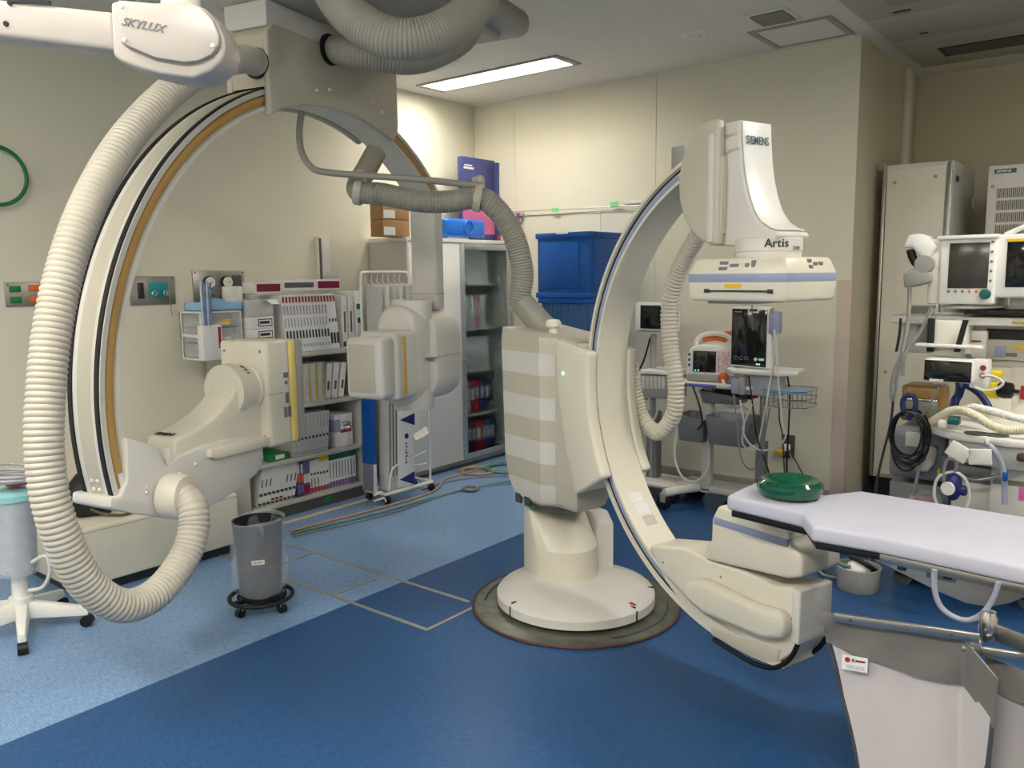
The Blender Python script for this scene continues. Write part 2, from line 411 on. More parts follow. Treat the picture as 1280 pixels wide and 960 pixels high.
# ---------------- back wall fittings
t = thing('wall_wire', 'thin steel wire strung along the back wall above the blue crates', 'wire', (-4.49, BY, 2.13))
obj('wire', MB().tube([(0, -.03, .0), (.02, -.03, .02), (1.2, -.03, .0), (1.9, -.03, .0)], .004), steel, t)
obj('bracket', MB().box(-.02, .05, -.035, 0, -.03, .01, .004).box(.0, .03, -.03, 0, -.1, -.03, .004), chrome, t)
for (q0, lab) in (((694, 262.5), 'green tape strip on the wire nearer the room corner'), ((768, 255), 'green tape strip on the wire nearer the floor-stand arch')):
    p = at(*q0, y=BY-.036)
    single('tape_strip', MB().box(-.038, .038, -.002, .002, -.016, .016), greent, lab, 'tape', p)
p = at(794, 252, y=BY-.01)
single('paper_strip', MB().box(-.1, .1, -.002, .002, -.012, .012), whitec, 'white paper strip stuck on the back wall behind the arch', 'label strip', p)
p = at(986, 558, y=BY)
t = thing('wall_outlet', 'dark wall outlet with white plug low on the back wall', 'outlet', (p.x, BY, p.z))
obj('plate', MB().box(-.045, .045, -.012, 0, -.085, .085, .004), dgrey, t)
obj('plug', MB().box(-.03, .02, -.05, -.012, -.03, .02, .006), whitec, t)
obj('yellow_plug', MB().box(-.08, -.02, -.045, -.01, -.065, -.025, .006), yellow, t)

# ---------------- left wall fittings
def wall_panel(q0, q1, name, label):
    a, b = at(*q0, x=LX), at(*q1, x=LX)
    t = thing(name, label, 'wall panel', (LX, (a.y+b.y)/2, (a.z+b.z)/2))
    hy, hz = (b.y-a.y)/2, (a.z-b.z)/2
    obj('plate', MB().box(0, .012, -hy, hy, -hz, hz, .003), steel if name != 'nurse_call_panel' else greyp, t)
    sm = mesh_of(MB().cyl((0, 0, 0), (.003, 0, 0), .006, n=10), chrome, 'screw')
    for i in (-1, 1):
        for j in (-1, 1):
            s_ = link('screw', sm, t); s_.location = (.012, i*(hy-.015), j*(hz-.015))
    return t, hy, hz
t, hy, hz = wall_panel((4, 353), (92, 381), 'outlet_panel', 'grey metal outlet panel with green and orange sockets on the left wall')
for (y, z, m_) in ((-.13, .03, green), (-.13, -.03, green), (-.03, .035, orange), (-.03, -.03, orange)):
    obj('socket', MB().box(.012, .02, y-.03, y+.03, z-.018, z+.018, .004), m_, t)
t, hy, hz = wall_panel((160, 345.5), (219, 380), 'gas_outlet', 'steel gas panel with teal face and two knobs on the left wall')
obj('teal_face', MB().box(.012, .016, -.03, .1, -.045, .05, .002), teal, t)
obj('gauge_window', MB().box(.012, .016, -.1, -.06, -.05, .05, .002), charcoal, t)
for y in (.0, .075):
    k = MB(); k.lathe([(.02, 0), (.02, .014), (.014, .02), (.014, .035), (0, .037)], (.016, y, -.018), (1, 0, 0), 20); obj('knob', k, chrome, t)
obj('cord', MB().tube([(.05, .075, -.02), (.06, .085, -.06), (.05, .09, -.12), (.05, .092, -.16)], .003), greycab, t)
t, hy, hz = wall_panel((239, 338), (306, 383), 'gauge_panel', 'steel gas panel with two round pressure gauges above the bookcase')
for y in (-.08, .05):
    obj('gauge', MB().lathe([(.042, 0), (.042, .02), (.038, .024), (0, .02)], (.012, y, .045), (1, 0, 0), 28), black, t)
    obj('dial', MB().lathe([(.036, .0), (.036, .003), (0, .003)], (.034, y, .045), (1, 0, 0), 24), whitec, t)
    obj('needle', MB().box(.036, .0385, y-.002, y+.022, .043, .047), black, t)
obj('print', MB().box(.012, .0135, .095, .17, -.01, .09), print_, t)
obj('teal_strip', MB().box(.012, .02, -.16, .09, -.12, -.075, .003), tealdk, t)
for y in (-.09, .035):
    obj('valve', MB().lathe([(.025, 0), (.025, .03), (.018, .04), (.018, .06), (0, .062)], (.012, y, -.045), (1, 0, 0), 20), darksteel, t)
# strap hanging beside the outlet panel
p = at(84, 395, x=LX)
t = thing('hanging_strap', 'dark blue strap hanging from a black cord on the left wall', 'strap', (LX, p.y, p.z))
obj('cord', MB().tube([(.02, .0, .25), (.03, .01, .12), (.03, .02, .04), (.03, -.01, .0)], .004), black, t)
obj('strap_body', MB().box(.01, .03, -.03, .03, -.16, .02, .006), navy, t)
obj('tag', MB().box(.03, .034, .02, .036, -.12, .06), whitec, t)
# green hose loop hung on the left wall
p = at(-6, 219, x=LX+.05)
single('green_hose_coil', MB().torus((0, 0, 0), .155, .011, (1, 0, 0), 48, 10), mat('green_hose', (20, 116, 66), .4), 'green hose loop hung high at the left wall', 'hose', p)
# glove dispenser on the left wall
a, b = at(390, 296, x=LX), at(411, 356, x=LX)
t = thing('wall_dispenser', 'narrow white dispenser with printed card on the left wall above the bookcase', 'dispenser', (LX, (a.y+b.y)/2, b.z))
hh = a.z-b.z
obj('body', MB().box(0, .05, -.05, .05, 0, hh, .006), white, t)
obj('spine', MB().box(.05, .056, -.048, -.03, .01, hh-.01), print_, t)
obj('card', MB().box(.05, .054, -.02, .046, hh*.28, hh*.78), carton, t)
obj('lower_box', MB().box(.0, .09, -.02, .1, -.02, hh*.2, .006), cartong, t)

# ================================================================== floor-mounted C-arm
PA = -0.308
C0 = Vector((-2.18, 3.2, 0))
uA = Vector((math.cos(PA), math.sin(PA), 0)); nA = Vector((-math.sin(PA), math.cos(PA), 0))
def LA(px, py, b):      # pixel -> local (a, z) on the plane at depth b of the C-arm's own frame
    d = ray(px, py); t = (nA.dot(C0)+b-nA.dot(CAM))/nA.dot(d); P = CAM+d*t-C0
    return (P.dot(uA), P.z)
A = thing('floor_c_arm', 'cream floor-standing x-ray C-arm on a round turntable in the middle of the room', 'x-ray machine', C0, PA)
RC, RZ, RO, RI, RW = 1.144, 1.152, .949, .881, .085
# turntable
obj('turntable_rim', MB().lathe([(.5, 0), (.5, .006), (.485, .012), (.33, .012), (.33, 0)], n=72), darksteel, A)
obj('rim_edge', MB().torus((0, 0, .006), .503, .006, (0, 0, 1), 72, 8), mat('rust_edge', (86, 52, 48), .5, var=.2), A)
obj('rim_groove', MB().torus((0, 0, .012), .445, .006, (0, 0, 1), 40, 8, 2.2, 3.3), dgrey, A)
obj('rim_groove', MB().torus((0, 0, .012), .445, .006, (0, 0, 1), 40, 8, 5.2, 6.4), dgrey, A)
tc_ = obj('turntable_cover', MB().lathe([(.36, .022), (.385, .03), (.385, .07), (.37, .088), (.25, .115), (.12, .125), (0, .125)], n=72), beige2, A)
def cover_mark(px, py, m_, L=.06, wd=.006, tri=False):
    P = at(px, py, z=.075)-C0; v = V(P.dot(uA), P.dot(nA), 0); ang = math.atan2(v.y, v.x)
    mx = Matrix.Rotation(ang, 4, 'Z')
    if not tri:
        m = MB().box(.384, .388, -wd/2, wd/2, .032, .076, mx=mx).box(.35, .378, -wd/2, wd/2, .088, .094, mx=mx @ Matrix.Translation((0, 0, 0)))
        obj('degree_mark', m, black, tc_)
    else:
        obj('red_pointer', MB().prism([(.366, 0), (.325, .014), (.325, -.014)], .094, .1005, U=(1, 0, 0), Vv=(0, 1, 0), N=(0, 0, 1), mx=Matrix.Translation((0, 0, -.0035)) @ mx), red, tc_)
cover_mark(643, 757, charcoal); cover_mark(789, 762, charcoal); cover_mark(811, 738, charcoal); cover_mark(782, 757, red, tri=True)
# pedestal
def arcpts(cx, cy, r, a0, a1, n): return [(cx+r*math.cos(math.radians(a0+(a1-a0)*i/n)), cy+r*math.sin(math.radians(a0+(a1-a0)*i/n))) for i in range(n+1)]
plan = [(-.30, -.10), (-.16, -.14)] + [(-.165+.21*math.cos(math.radians(a)), .03+.175*math.sin(math.radians(a))) for a in range(-80, 81, 10)] + [(-.16, .2), (-.30, .18)]
def psec(zf, shrink, back=0):
    out = []
    for x, y in plan: out.append((x*(1)-(max(0, x+.2))*shrink, .03+(y-.03)*(1-.0*shrink), zf))
    return out
s0 = psec(.09, 0); s1 = psec(.27, 0)
s2 = [(x-max(0, x+.22)*.86, .03+(y-.03)*.96, .46) for x, y, z in s0]
pd = obj('pedestal', MB().loft([s0, s1, s2], bev=.014, seg=3), cream, A)
s3 = [(x-.03, y+.03, z) for x, y, z in [(-.2, .17, .1), (-.05, .17, .1), (-.02, .26, .1), (-.2, .26, .1)]]
obj('pedestal_side_cover', MB().loft([s3, [(x, y, .34) for x, y, z in s3], [(x-.05, y, .40) for x, y, z in s3]], bev=.01), beige2, A)
for px, py in ((692, 663), (704, 661), (718, 662)):
    a_, z_ = LA(px, py, -.02); obj('screw_cap', MB().ball((a_, -.02, z_), .007, n=10), white, pd)
# column
def csec(z, a0, a1, bw, ch=.07):
    return [(a0, -bw, z), (a1, -bw, z), (a1+ch, -bw+.055, z), (a1+ch+.12, -bw+.07, z), (a1+ch+.12, bw-.07, z), (a1+ch, bw-.055, z), (a1, bw, z), (a0, bw, z)]
CKEY = [(.495, -.25, -.09, .14), (.52, -.285, -.065, .158), (.60, -.325, -.05, .17), (.70, -.345, -.045, .175), (1.28, -.36, -.04, .18)]
def colsec(z):
    for k0, k1 in zip(CKEY, CKEY[1:]):
        if k0[0] <= z <= k1[0]:
            f = (z-k0[0])/(k1[0]-k0[0]); return csec(z, *[k0[i]+(k1[i]-k0[i])*f for i in (1, 2, 3)])
    return csec(z, *CKEY[-1][1:])
colb = [csec(*k) for k in CKEY] + [[(x, y, 1.35 if x < -.2 else 1.315-(x+.05)*.08) for x, y, z in csec(1.33, -.355, -.05, .175)]]
col_ = obj('column', MB().loft(colb), beige, A, ang=25)
obj('column_collar', MB().lathe([(.14, .46), (.165, .475), (.165, .495)], (-.14, .02, 0), n=40), dgrey, A)
# white band panels set on the column
for z0, z1 in ((1.135, 1.238), (.925, 1.03), (.715, .82), (.508, .61)):
    lev = [z0, (z0+z1)/2, z1] if z0 > .6 else [z0, .52, .56, .60, z1]
    for i, nm in ((0, 'band_panel'), (1, 'band_panel')):
        g = MB(); inner, outer = [], []
        for z in lev:
            c = colsec(z); p, q = Vector(c[i]), Vector(c[i+1])
            d = (q-p).normalized(); nn = V(d.y, -d.x, 0).normalized()
            if i == 0: p = p+d*.004
            else: q = p+(q-p)*.86
            inner.append((p-nn*.003, q-nn*.003)); outer.append((p+nn*.0025, q+nn*.0025))
        g.loft([[a_[0], a_[1], b_[1], b_[0]] for a_, b_ in zip(inner, outer)])
        obj(nm, g, beige2, col_)
for i, (px, py) in enumerate(((646, 624), (657.5, 629))):
    a_, z_ = LA(px, py, -.16); obj('rating_plate', MB().box(a_-.008, a_+.036, -.164, -.15, z_-.012, z_+.035), dgrey, col_)
a_, z_ = LA(666.5, 635, -.155); obj('green_sticker', MB().box(a_-.016, a_+.016, -.160, -.152, z_-.009, z_+.009), green, col_)
obj('top_knob', MB().lathe([(.022, 0), (.022, .03), (.036, .04), (.038, .055), (.03, .072), (0, .076)], (-.13, -.03, 1.315), n=24), white, col_)
# holder that grips the ring
def arcpoly(r, a0, a1, n=18): return [(RC+r*math.cos(math.radians(a0+(a1-a0)*i/n)), RZ+r*math.sin(math.radians(a0+(a1-a0)*i/n))) for i in range(n+1)]
jaw = arcpoly(.872, 172.5, 209, 18) + [(.185, .61), (.115, .80), (.068, 1.0), (.045, 1.15), (.04, 1.305)]
hold = MB()
hold.prism(jaw, -.15, -.088, bev=.016, seg=3); hold.prism(jaw, .088, .14, bev=.012, seg=3)
back = arcpoly(.957, 172, 207.5, 18) + [(.20, .62), (-.0, .75), (-.02, 1.0), (-.02, 1.27), (.08, 1.30)]
hold.prism(back, -.1, .1, bev=.006)
hb = obj('ring_holder', hold, cream, A)
obj('status_light', MB().lathe([(.007, 0), (.007, .003), (0, .004)], (*[LA(704, 466.5, -.15)[0]], -.15, LA(704, 466.5, -.15)[1]), (0, -1, 0), 16), ledm, hb)
for px, py in ((722, 444), (726, 526), (741, 600)):
    a_, z_ = LA(px, py, -.15); obj('screw_cap', MB().ball((a_, -.15, z_), .006, n=10), white, hb)
# the ring
prof = [(RI, -RW), (RI, RW), (RO, RW), (RO, -RW), (RO-.014, -RW), (RO-.017, -RW+.012), (RI+.015, -RW+.012), (RI+.012, -RW)]
rg = obj('c_ring', MB().ring(prof, RC, RZ, 97, 279, 90), cream, A)
obj('side_rail', MB().ring([(RI+.0155, -RW+.013), (RO-.0335, -RW+.013), (RO-.0335, -RW+.004), (RI+.0155, -RW+.004)], RC, RZ, 97, 279, 90), bluest, rg)
obj('guide_groove', MB().ring([(RO-.026, -RW+.013), (RO-.021, -RW+.013), (RO-.021, -RW+.007), (RO-.026, -RW+.007)], RC, RZ, 97, 279, 90), black, rg)
obj('outer_seal', MB().ring([(RO, -RW+.004), (RO+.002, -RW+.004), (RO+.002, RW-.004), (RO, RW-.004)], RC, RZ, 97, 279, 90), dgrey, rg)
# stickers on the inner face of the ring (low)
def sticker(ang, w0, w1, da, m_, nm='sticker'):
    obj(nm, MB().ring([(RI, w0), (RI, w1), (RI-.0012, w1), (RI-.0012, w0)], RC, RZ, ang-da, ang+da, 4), m_, rg)
sticker(216.2, -.04, .03, 1.5, carton); sticker(219.7, -.035, .04, 1.7, carton); sticker(223.6, -.02, .045, 1.5, mat('sticker_print', (190, 182, 180), .5, var=.2, scale=180))
sticker(215.9, -.03, -.016, .5, printd, 'sticker_mark'); sticker(219.6, -.025, -.011, .5, printd, 'sticker_mark')
# ring side label near the top
obj('ring_label', MB().ring([(RI+.016, -RW+.003), (RI+.03, -RW+.003), (RI+.03, -RW+.001), (RI+.016, -RW+.001)], RC, RZ, 113, 116, 4), carton, rg)
obj('warning_mark', MB().ring([(RI+.018, -RW+.003), (RI+.03, -RW+.003), (RI+.03, -RW+.001), (RI+.018, -RW+.001)], RC, RZ, 109.7, 110.7, 3), orange, rg)

# ---- detector head
dh = MB()
bprof = [(.90, 1.70), (.90, 2.125), (1.035, 2.13)] + [(1.04, 2.06), (1.047, 1.99), (1.058, 1.93), (1.075, 1.87), (1.098, 1.815), (1.13, 1.772), (1.17, 1.748), (1.205, 1.737)] + [(1.215, 1.725), (1.19, 1.70), (1.1, 1.695)]
dh.prism(bprof, -.085, .085, bev=.012, seg=3)
dt = obj('detector_housing', dh, beige2, A)
curve = [(1.036, 2.125), (1.041, 2.06), (1.048, 1.99), (1.059, 1.93), (1.076, 1.87), (1.099, 1.8155), (1.131, 1.7735), (1.17, 1.7495), (1.198, 1.741)]
secs = []
for i, (x, z) in enumerate(curve):
    wv = .075-.0*i; x0, z0_ = curve[max(0, i-1)]; x1, z1_ = curve[min(len(curve)-1, i+1)]
    nn = V(z0_-z1_, 0, x1-x0).normalized()
    p = V(x, 0, z)
    secs.append([p+V(0, -wv, 0)+nn*.001, p+V(0, wv, 0)+nn*.001, p+V(0, wv, 0)+nn*.005, p+V(0, -wv, 0)+nn*.005])
obj('front_cover', MB().loft(secs, bev=.002), whitec, dt)
# curved wing cover on the near side
wing = [LA(px, py, -.125) for px, py in ((898, 148), (878, 151), (868, 163), (857, 183), (850, 205), (847, 228), (848, 250), (854, 272), (864, 290), (876, 302), (888, 306), (897, 306))]
obj('wing_cover', MB().prism(wing, -.125, -.086, bev=.012, seg=3), beige, dt)
a0_, z0_ = LA(892, 150, -.13); a1_, z1_ = LA(889, 306, -.13)
obj('wing_rib', MB().box(a0_-.022, a0_+.004, -.134, -.12, 1.71, 2.09, .006), beige2, dt)
zt, zb = LA(900, 195, -.11)[1], LA(898, 292, -.11)[1]
aL, aR = LA(893.5, 240, -.11)[0], LA(903, 240, -.11)[0]
obj('release_lever', MB().box(aL, aR, -.112, -.085, zb, zt, .004).box(aL+.004, aL+.012, -.1, -.085, zb-.03, zb, .001), beige, dt)
a_, z_ = LA(848, 205, 0); obj('rear_post', MB().box(a_-.01, a_+.06, -.03, .03, 1.98, 2.09, .003), greyp, dt)
text('lettering', 'SIEMENS', .041, (1.0515, -.064, 2.048), (0, 1, 0), (-.09, 0, 1), siemens, dt, bold=.0002, sx=.74, space=1.06)
# neck
nc = 1.105
obj('neck_ring', MB().lathe([(.1, 1.645), (.112, 1.65), (.112, 1.672), (.116, 1.674), (.116, 1.716), (.11, 1.72), (.0, 1.722)], (nc, 0, 0), n=48), beige2, dt)
for ch, ang, sz in (('A', -61.5, .04), ('r', -48.5, .04), ('t', -40.5, .04), ('i', -33, .04), ('s', -28, .04), ('z', -11.5, .024), ('e', -5.5, .024), ('e', .5, .024)):
    a = math.radians(ang+4)
    text('lettering', ch, sz, (nc+.1165*math.cos(a), .1165*math.sin(a), 1.686 if sz > .03 else 1.677), (-math.sin(a), math.cos(a), 0), (0, 0, 1), printd if sz > .03 else midgrey, dt, bold=.0006, extr=.001)
# flat detector: box rotated about the beam axis
def DL(px, py, b):
    return LA(px, py, b)
DP = .12                                  # extra turn of the detector about the beam
det = link('flat_detector', None, A); det.location = (nc+.02, 0, 0); det.rotation_euler = (0, 0, DP)
obj('detector_back', MB().box(-.245, .15, -.06, .12, 1.508, 1.64, .01), beige, det)
fp = [(-.16, 1.515), (.155, 1.505), (.163, 1.58), (.145, 1.648), (-.15, 1.648), (-.172, 1.58)]
secs = []
for z, g in ((1.503, -.006), (1.512, 0), (1.56, .004), (1.60, .004), (1.645, -.012), (1.652, -.02)):
    secs.append([(-.225-g, -.17-g, z), (.16+g, -.17-g, z), (.16+g, .14+g, z), (-.225-g, .14+g, z)])
db = obj('detector_body', MB().loft(secs, bev=.008, seg=2), cream, det)
obj('blue_band', MB().loft([[(-.2295, -.1745, z), (.1645, -.1745, z), (.1645, .1445, z), (-.2295, .1445, z)] for z in (1.568, 1.598)], bev=.001), bluest, det)
def key(x, z, wx, hz):
    lean = (z-1.6)/.045*.016
    obj('key', MB().box(x-wx, x+wx, -.1735+lean-.003, -.165+lean, z-hz, z+hz, .003), midgrey, db)
for x, z, wx, hz in ((-.088, 1.634, .018, .0065), (-.088, 1.615, .018, .0065), (-.044, 1.625, .018, .0065), (.006, 1.625, .008, .0075), (.031, 1.626, .008, .016)): key(x, z, wx, hz)
for y, z in ((-.02, 1.638), (-.02, 1.618), (.015, 1.628), (.05, 1.629)):
    obj('side_key', MB().box(.158-(z-1.6)*.35, .168-(z-1.6)*.35, y-.012, y+.012, z-.006, z+.006, .002), midgrey, db)
obj('warning_label', MB().box(-.075, -.01, -.1765, -.17, 1.549, 1.563), yellow, db)
hn = obj('grid_handle', MB().box(-.155, .11, -.180, -.17, 1.536, 1.541, .001), black, db)
obj('handle_end', MB().box(-.158, -.14, -.181, -.17, 1.532, 1.545, .001), charcoal, hn); obj('handle_end', MB().box(.095, .113, -.181, -.17, 1.532, 1.545, .001), charcoal, hn)
obj('cassette_plate', MB().box(-.17, .0, -.14, .1, 1.492, 1.505, .002), greyp, det)
obj('tether_wire', MB().tube([(.0, -.12, 1.49), (.003, -.12, 1.44), (.006, -.12, 1.40)], .002), dgrey, det)

# ---- tube head
HB = .085
hp = [LA(px, py, -HB) for px, py in ((811, 682), (858, 686), (884, 700), (930, 715), (968, 733), (986, 734), (1000, 738), (1000, 803), (989, 818), (970, 830), (953, 829), (925, 815), (888, 792), (856, 762), (832, 728))]
tb = MB(); tb.prism(hp, -HB, HB, bev=.012, seg=3)
th = obj('tube_housing', tb, cream, A)
bl = [LA(px, py, -HB) for px, py in ((992, 736), (1000, 736), (1000, 802), (990, 803))]
aE = LA(990, 770, -HB)[0]
obj('end_cover', MB().box(aE, aE+.035, -HB-.006, HB+.006, LA(990, 803, -HB)[1], LA(990, 735, -HB)[1], .008, 3), beige2, th)
# long rounded bulge on the near side
q = [LA(px, py, -HB-.04) for px, py in ((852, 728), (858, 750), (880, 768), (920, 785), (955, 800), (978, 800), (984, 785), (978, 766), (940, 755), (900, 735), (872, 722))]
obj('side_bulge', MB().prism(q, -HB-.05, -HB+.01, bev=.026, seg=5), cream, th, ang=60)
# grey lower shell and black bumpers
q = [LA(px, py, -HB-.001) for px, py in ((890, 783), (925, 797), (960, 806), (975, 812), (985, 806), (972, 826), (955, 827), (925, 813), (890, 793))]
obj('lower_shell', MB().prism(q[:4]+q[5:], -HB-.004, -HB+.01, bev=.001), beige, th)
for s_ in (-1, 1):
    g = [LA(px, py, -HB) for px, py in ((995, 803), (989, 816), (978, 827), (962, 832), (940, 826), (915, 812), (890, 796))]
    obj('bumper', MB().tube([V(a_+.006, s_*HB, z_-.006) for a_, z_ in g], .009, 10), black, th)
for px, py in ((829, 703), (901, 721), (990, 773)):
    a_, z_ = LA(px, py, -HB); obj('screw_cap', MB().ball((a_, -HB-.001, z_), .005, n=10), greyp, th)
# collimator box
CBW = .1
q = [LA(px, py, -CBW) for px, py in ((897, 632), (889, 648), (888, 676), (881, 682), (881, 700), (984, 724), (1002, 722), (1002, 695), (985, 680), (984, 660))]
zc_ = LA(930, 712, -CBW)[1]
cb = obj('collimator', MB().prism([q[0], q[1], q[2], q[3], q[4], q[5], q[6], q[7], q[8], q[9]], -CBW, CBW+.02, bev=.014, seg=3), cream, th)
a0_, z0_ = LA(889, 654, -CBW); a1_, z1_ = LA(984, 674, -CBW)
obj('collimator_band', MB().box(a0_+.014, a1_+.003, -CBW-.003, CBW+.023, (z0_+z1_)/2-.014, (z0_+z1_)/2+.014, .002), bluest, cb)
a_, z_ = LA(988, 664, -CBW); obj('screw_cap', MB().ball((a_, -CBW-.001, z_), .006, n=10), chrome, cb)
# hose from the detector head down to the holder
def PW(px, py, b):
    a_, z_ = LA(px, py, b); return V(a_, b, z_)
hp_ = [PW(892, 262, .12), PW(872, 295, .16), PW(850, 335, .19), PW(837, 380, .2), PW(838, 430, .2), PW(845, 480, .2), PW(841, 520, .2), PW(822, 541, .2), PW(803, 522, .19), PW(793, 490, .17), PW(788, 455, .14)]
obj('detector_hose', MB().hose(hp_, .038, .018, .005), hosem, A)

# ================================================================== ceiling-hung C-arm
PB = 0.22
nB = Vector((math.cos(PB), math.sin(PB), 0)); tB = Vector((-math.sin(PB), math.cos(PB), 0))
CB0 = Vector((-3.2, 2.4, 0)) + tB*.317
def LB(px, py, off):       # pixel -> local (t, z) on the plane at offset off
    d = ray(px, py); k = (nB.dot(CB0)+off-nB.dot(CAM))/nB.dot(d); P = CAM+d*k-CB0
    return (P.dot(tB), P.z)
def PB_(px, py, off):
    t_, z_ = LB(px, py, off); return V(off, t_, z_)
B = thing('ceiling_c_arm', 'large ceiling-hung x-ray C-arm with tan rail arching over the left side', 'x-ray machine', CB0, PB)
BZ, BO, BI, BW = 1.106, 1.399, 1.316, .175
# ring: local x = offset (0 near side, -BW far side), local y = t
p_ = [(BI, 0), (BI, -BW), (BO, -BW), (BO, 0), (BO-.02, 0), (BO-.022, -.014), (BI+.016, -.014), (BI+.014, 0)]
EA = 193.2
br = obj('c_ring', MB().ring(p_, 0, BZ, 45.5, EA, 100, 'b'), beige2, B)
obj('tan_rail', MB().ring([(BI+.018, -.013), (BO-.024, -.013), (BO-.03, -.004), (BO-.045, -.002), (BI+.03, -.004), (BI+.024, -.008)], 0, BZ, 45.5, EA-1.2, 100, 'b'), tan, br)
for w0, w1 in ((-.026, -.006), (-BW+.006, -BW+.026)):
    obj('black_seal', MB().ring([(BO-.002, w0), (BO-.002, w1), (BO+.006, w1), (BO+.006, w0)], 0, BZ, 60, EA+.6, 80, 'b'), black, br)
obj('outer_channel', MB().ring([(BO, -.125), (BO, -.05), (BO+.003, -.06), (BO+.003, -.115)], 0, BZ, 60, EA, 80, 'b'), beige, br)
for ang, off in ((EA-2, -.07), (EA-2, -.10), (EA-3.4, -.07), (EA-3.4, -.10)):
    a = math.radians(ang); obj('screw_cap', MB().ball((off, (BO+.002)*math.cos(a), BZ+(BO+.002)*math.sin(a)), .009, n=10), white, br)
a = math.radians(EA-3); obj('rail_label', MB().ring([(BI+.03, -.001), (BI+.05, -.001), (BI+.05, .0005), (BI+.03, .0005)], 0, BZ, EA-4.2, EA-1.8, 4, 'b'), carton, br)
# holder block on top
hq = [LB(px, py, .03) for px, py in ((337, 140), (357, 128), (354, 42), (493, 92), (493, 163), (484, 172))]
inner = [((BI-.012)*math.cos(math.radians(x)), BZ+(BI-.012)*math.sin(math.radians(x))) for x in range(66, 112, 3)]
tl = hq[0][0]
poly = inner[::-1]                                   # from left (111 deg) to right (66 deg)
poly = [(tl, poly[0][1]-.02)] + [p for p in poly if p[0] > tl+.03 and p[0] < .47] + [(.50, 2.36), (.515, 2.40), (.515, 2.70), (tl+.04, 2.70), (tl, 2.66)]
hm = MB(); hm.prism(poly, .0, .035, U=(0, 1, 0), Vv=(0, 0, 1), N=(1, 0, 0), bev=.012, seg=3)
hm.prism(poly, -BW-.04, -BW-.005, U=(0, 1, 0), Vv=(0, 0, 1), N=(1, 0, 0), bev=.012, seg=3)
top = [((BO+.02)*math.cos(math.radians(x)), BZ+(BO+.02)*math.sin(math.radians(x))) for x in range(69, 111, 3)][::-1]
top = [(tl+.006, 2.43)] + [p for p in top if tl+.03 < p[0] < .47] + [(.51, 2.44), (.51, 2.695), (tl+.045, 2.695), (tl+.006, 2.655)]
hm.prism(top, -BW-.01, .005, U=(0, 1, 0), Vv=(0, 0, 1), N=(1, 0, 0), bev=.004)
bh = obj('ring_holder', hm, beige, B)
obj('holder_cap', MB().box(-BW-.05, .02, tl+.02, .50, 2.69, 2.80, .008, 2), beige2, B)
obj('holder_rib', MB().box(.018, .03, .19, .215, 2.66, 2.80, .004), beige2, bh)
for px, py in ((396, 113), (412, 112), (465, 127), (477, 140)):
    t_, z_ = LB(px, py, .036); obj('screw_cap', MB().ball((.036, t_, z_), .008, n=10), white, bh)
# carriage under the ceiling rails
cg = obj('carriage', MB().box(-.3, .62, -.45, .62, 2.80, 2.93, .03, 3), greyp, B)
obj('carriage_cover', MB().box(.05, .72, -.1, .78, 2.84, 2.98, .06, 4), greyp, cg)
obj('carriage_motor', MB().lathe([(.16, 2.74), (.18, 2.76), (.18, 2.86)], (.36, .25, 0), n=36), beige2, cg)
for y_ in (-.35, .5):
    obj('ceiling_rail', MB().box(-.4, 2.0, y_-.05, y_+.05, 2.98, 3.1, .005), midgrey, B)
obj('rail_plate', MB().box(-.3, .6, -.5, .65, 2.93, 2.98, .005), dgrey, B)
# right-hand arm and tube
t0 = LB(545, 300, 0)[0]; 
obj('tube_arm', MB().box(-BW, 0, .925, 1.02, 1.40, 2.09, .012, 3), beige2, B)
obj('arm_seam', MB().box(-BW-.001, .001, .924, 1.021, 1.495, 1.499), seamm, B)
tz0, tz1 = .815, 1.465
def stadium(c0, hw, z0, z1, n=10):
    r = hw; pts = []
    for i in range(n+1): a = math.pi*i/n; pts.append((c0+r*math.cos(a), z1-r+r*math.sin(a)))
    for i in range(n+1): a = math.pi+math.pi*i/n; pts.append((c0+r*math.cos(a), z0+r+r*math.sin(a)))
    return pts
NX = dict(U=(1, 0, 0), Vv=(0, 0, 1), N=(0, 1, 0))
tub = obj('tube_housing', MB().prism(stadium(-.085, .135, .85, 1.44), .60, .78, bev=.03, seg=4, **NX), beige2, B, ang=60)
obj('tube_rear_housing', MB().prism(stadium(-.06, .15, .86, 1.40), .76, 1.06, bev=.02, seg=3, **NX), beige2, B, ang=60)
obj('tube_core', MB().lathe([(.115, .815), (.122, .83), (.122, 1.455), (.115, 1.465)], (-.075, .76, 0), n=40), beige2, B)
obj('housing_seam', MB().box(-.22, .092, .70, 1.05, 1.128, 1.131), seamm, B)
cbx = obj('collimator', MB().box(-.2, .04, .27, .62, .935, 1.275, .035, 4), beige2, B, ang=60)
obj('collimator_flange', MB().box(-.205, .06, .40, .61, .915, 1.30, .03, 4), beige2, cbx, ang=60)
obj('orange_stripe', MB().box(.055, .0625, .455, .485, .95, 1.27, .001), orangest, cbx)
obj('face_plate', MB().box(-.17, -.0, .267, .272, .975, 1.24, .002), beige, cbx)
# left-hand detector arm: flat-sided fan shaped housing
OFN = .02
q = [LB(px, py, OFN) for px, py in ((158, 547), (198, 558), (209, 583), (222, 572), (254, 558), (290, 548), (328, 545), (331, 575), (322, 592), (300, 612), (270, 630), (240, 641), (200, 647), (165, 642), (138, 636), (139, 622), (152, 620), (160, 600))]
arm = obj('detector_arm', MB().prism(q, -BW-.02, OFN, U=(0, 1, 0), Vv=(0, 0, 1), N=(1, 0, 0), bev=.01, seg=2), beige2, B)
for px, py in ((219, 593), (224, 592), (183, 609), (183, 616), (244, 580)):
    t_, z_ = LB(px, py, OFN); obj('screw_cap', MB().ball((OFN+.001, t_, z_), .008, n=10), white, arm)
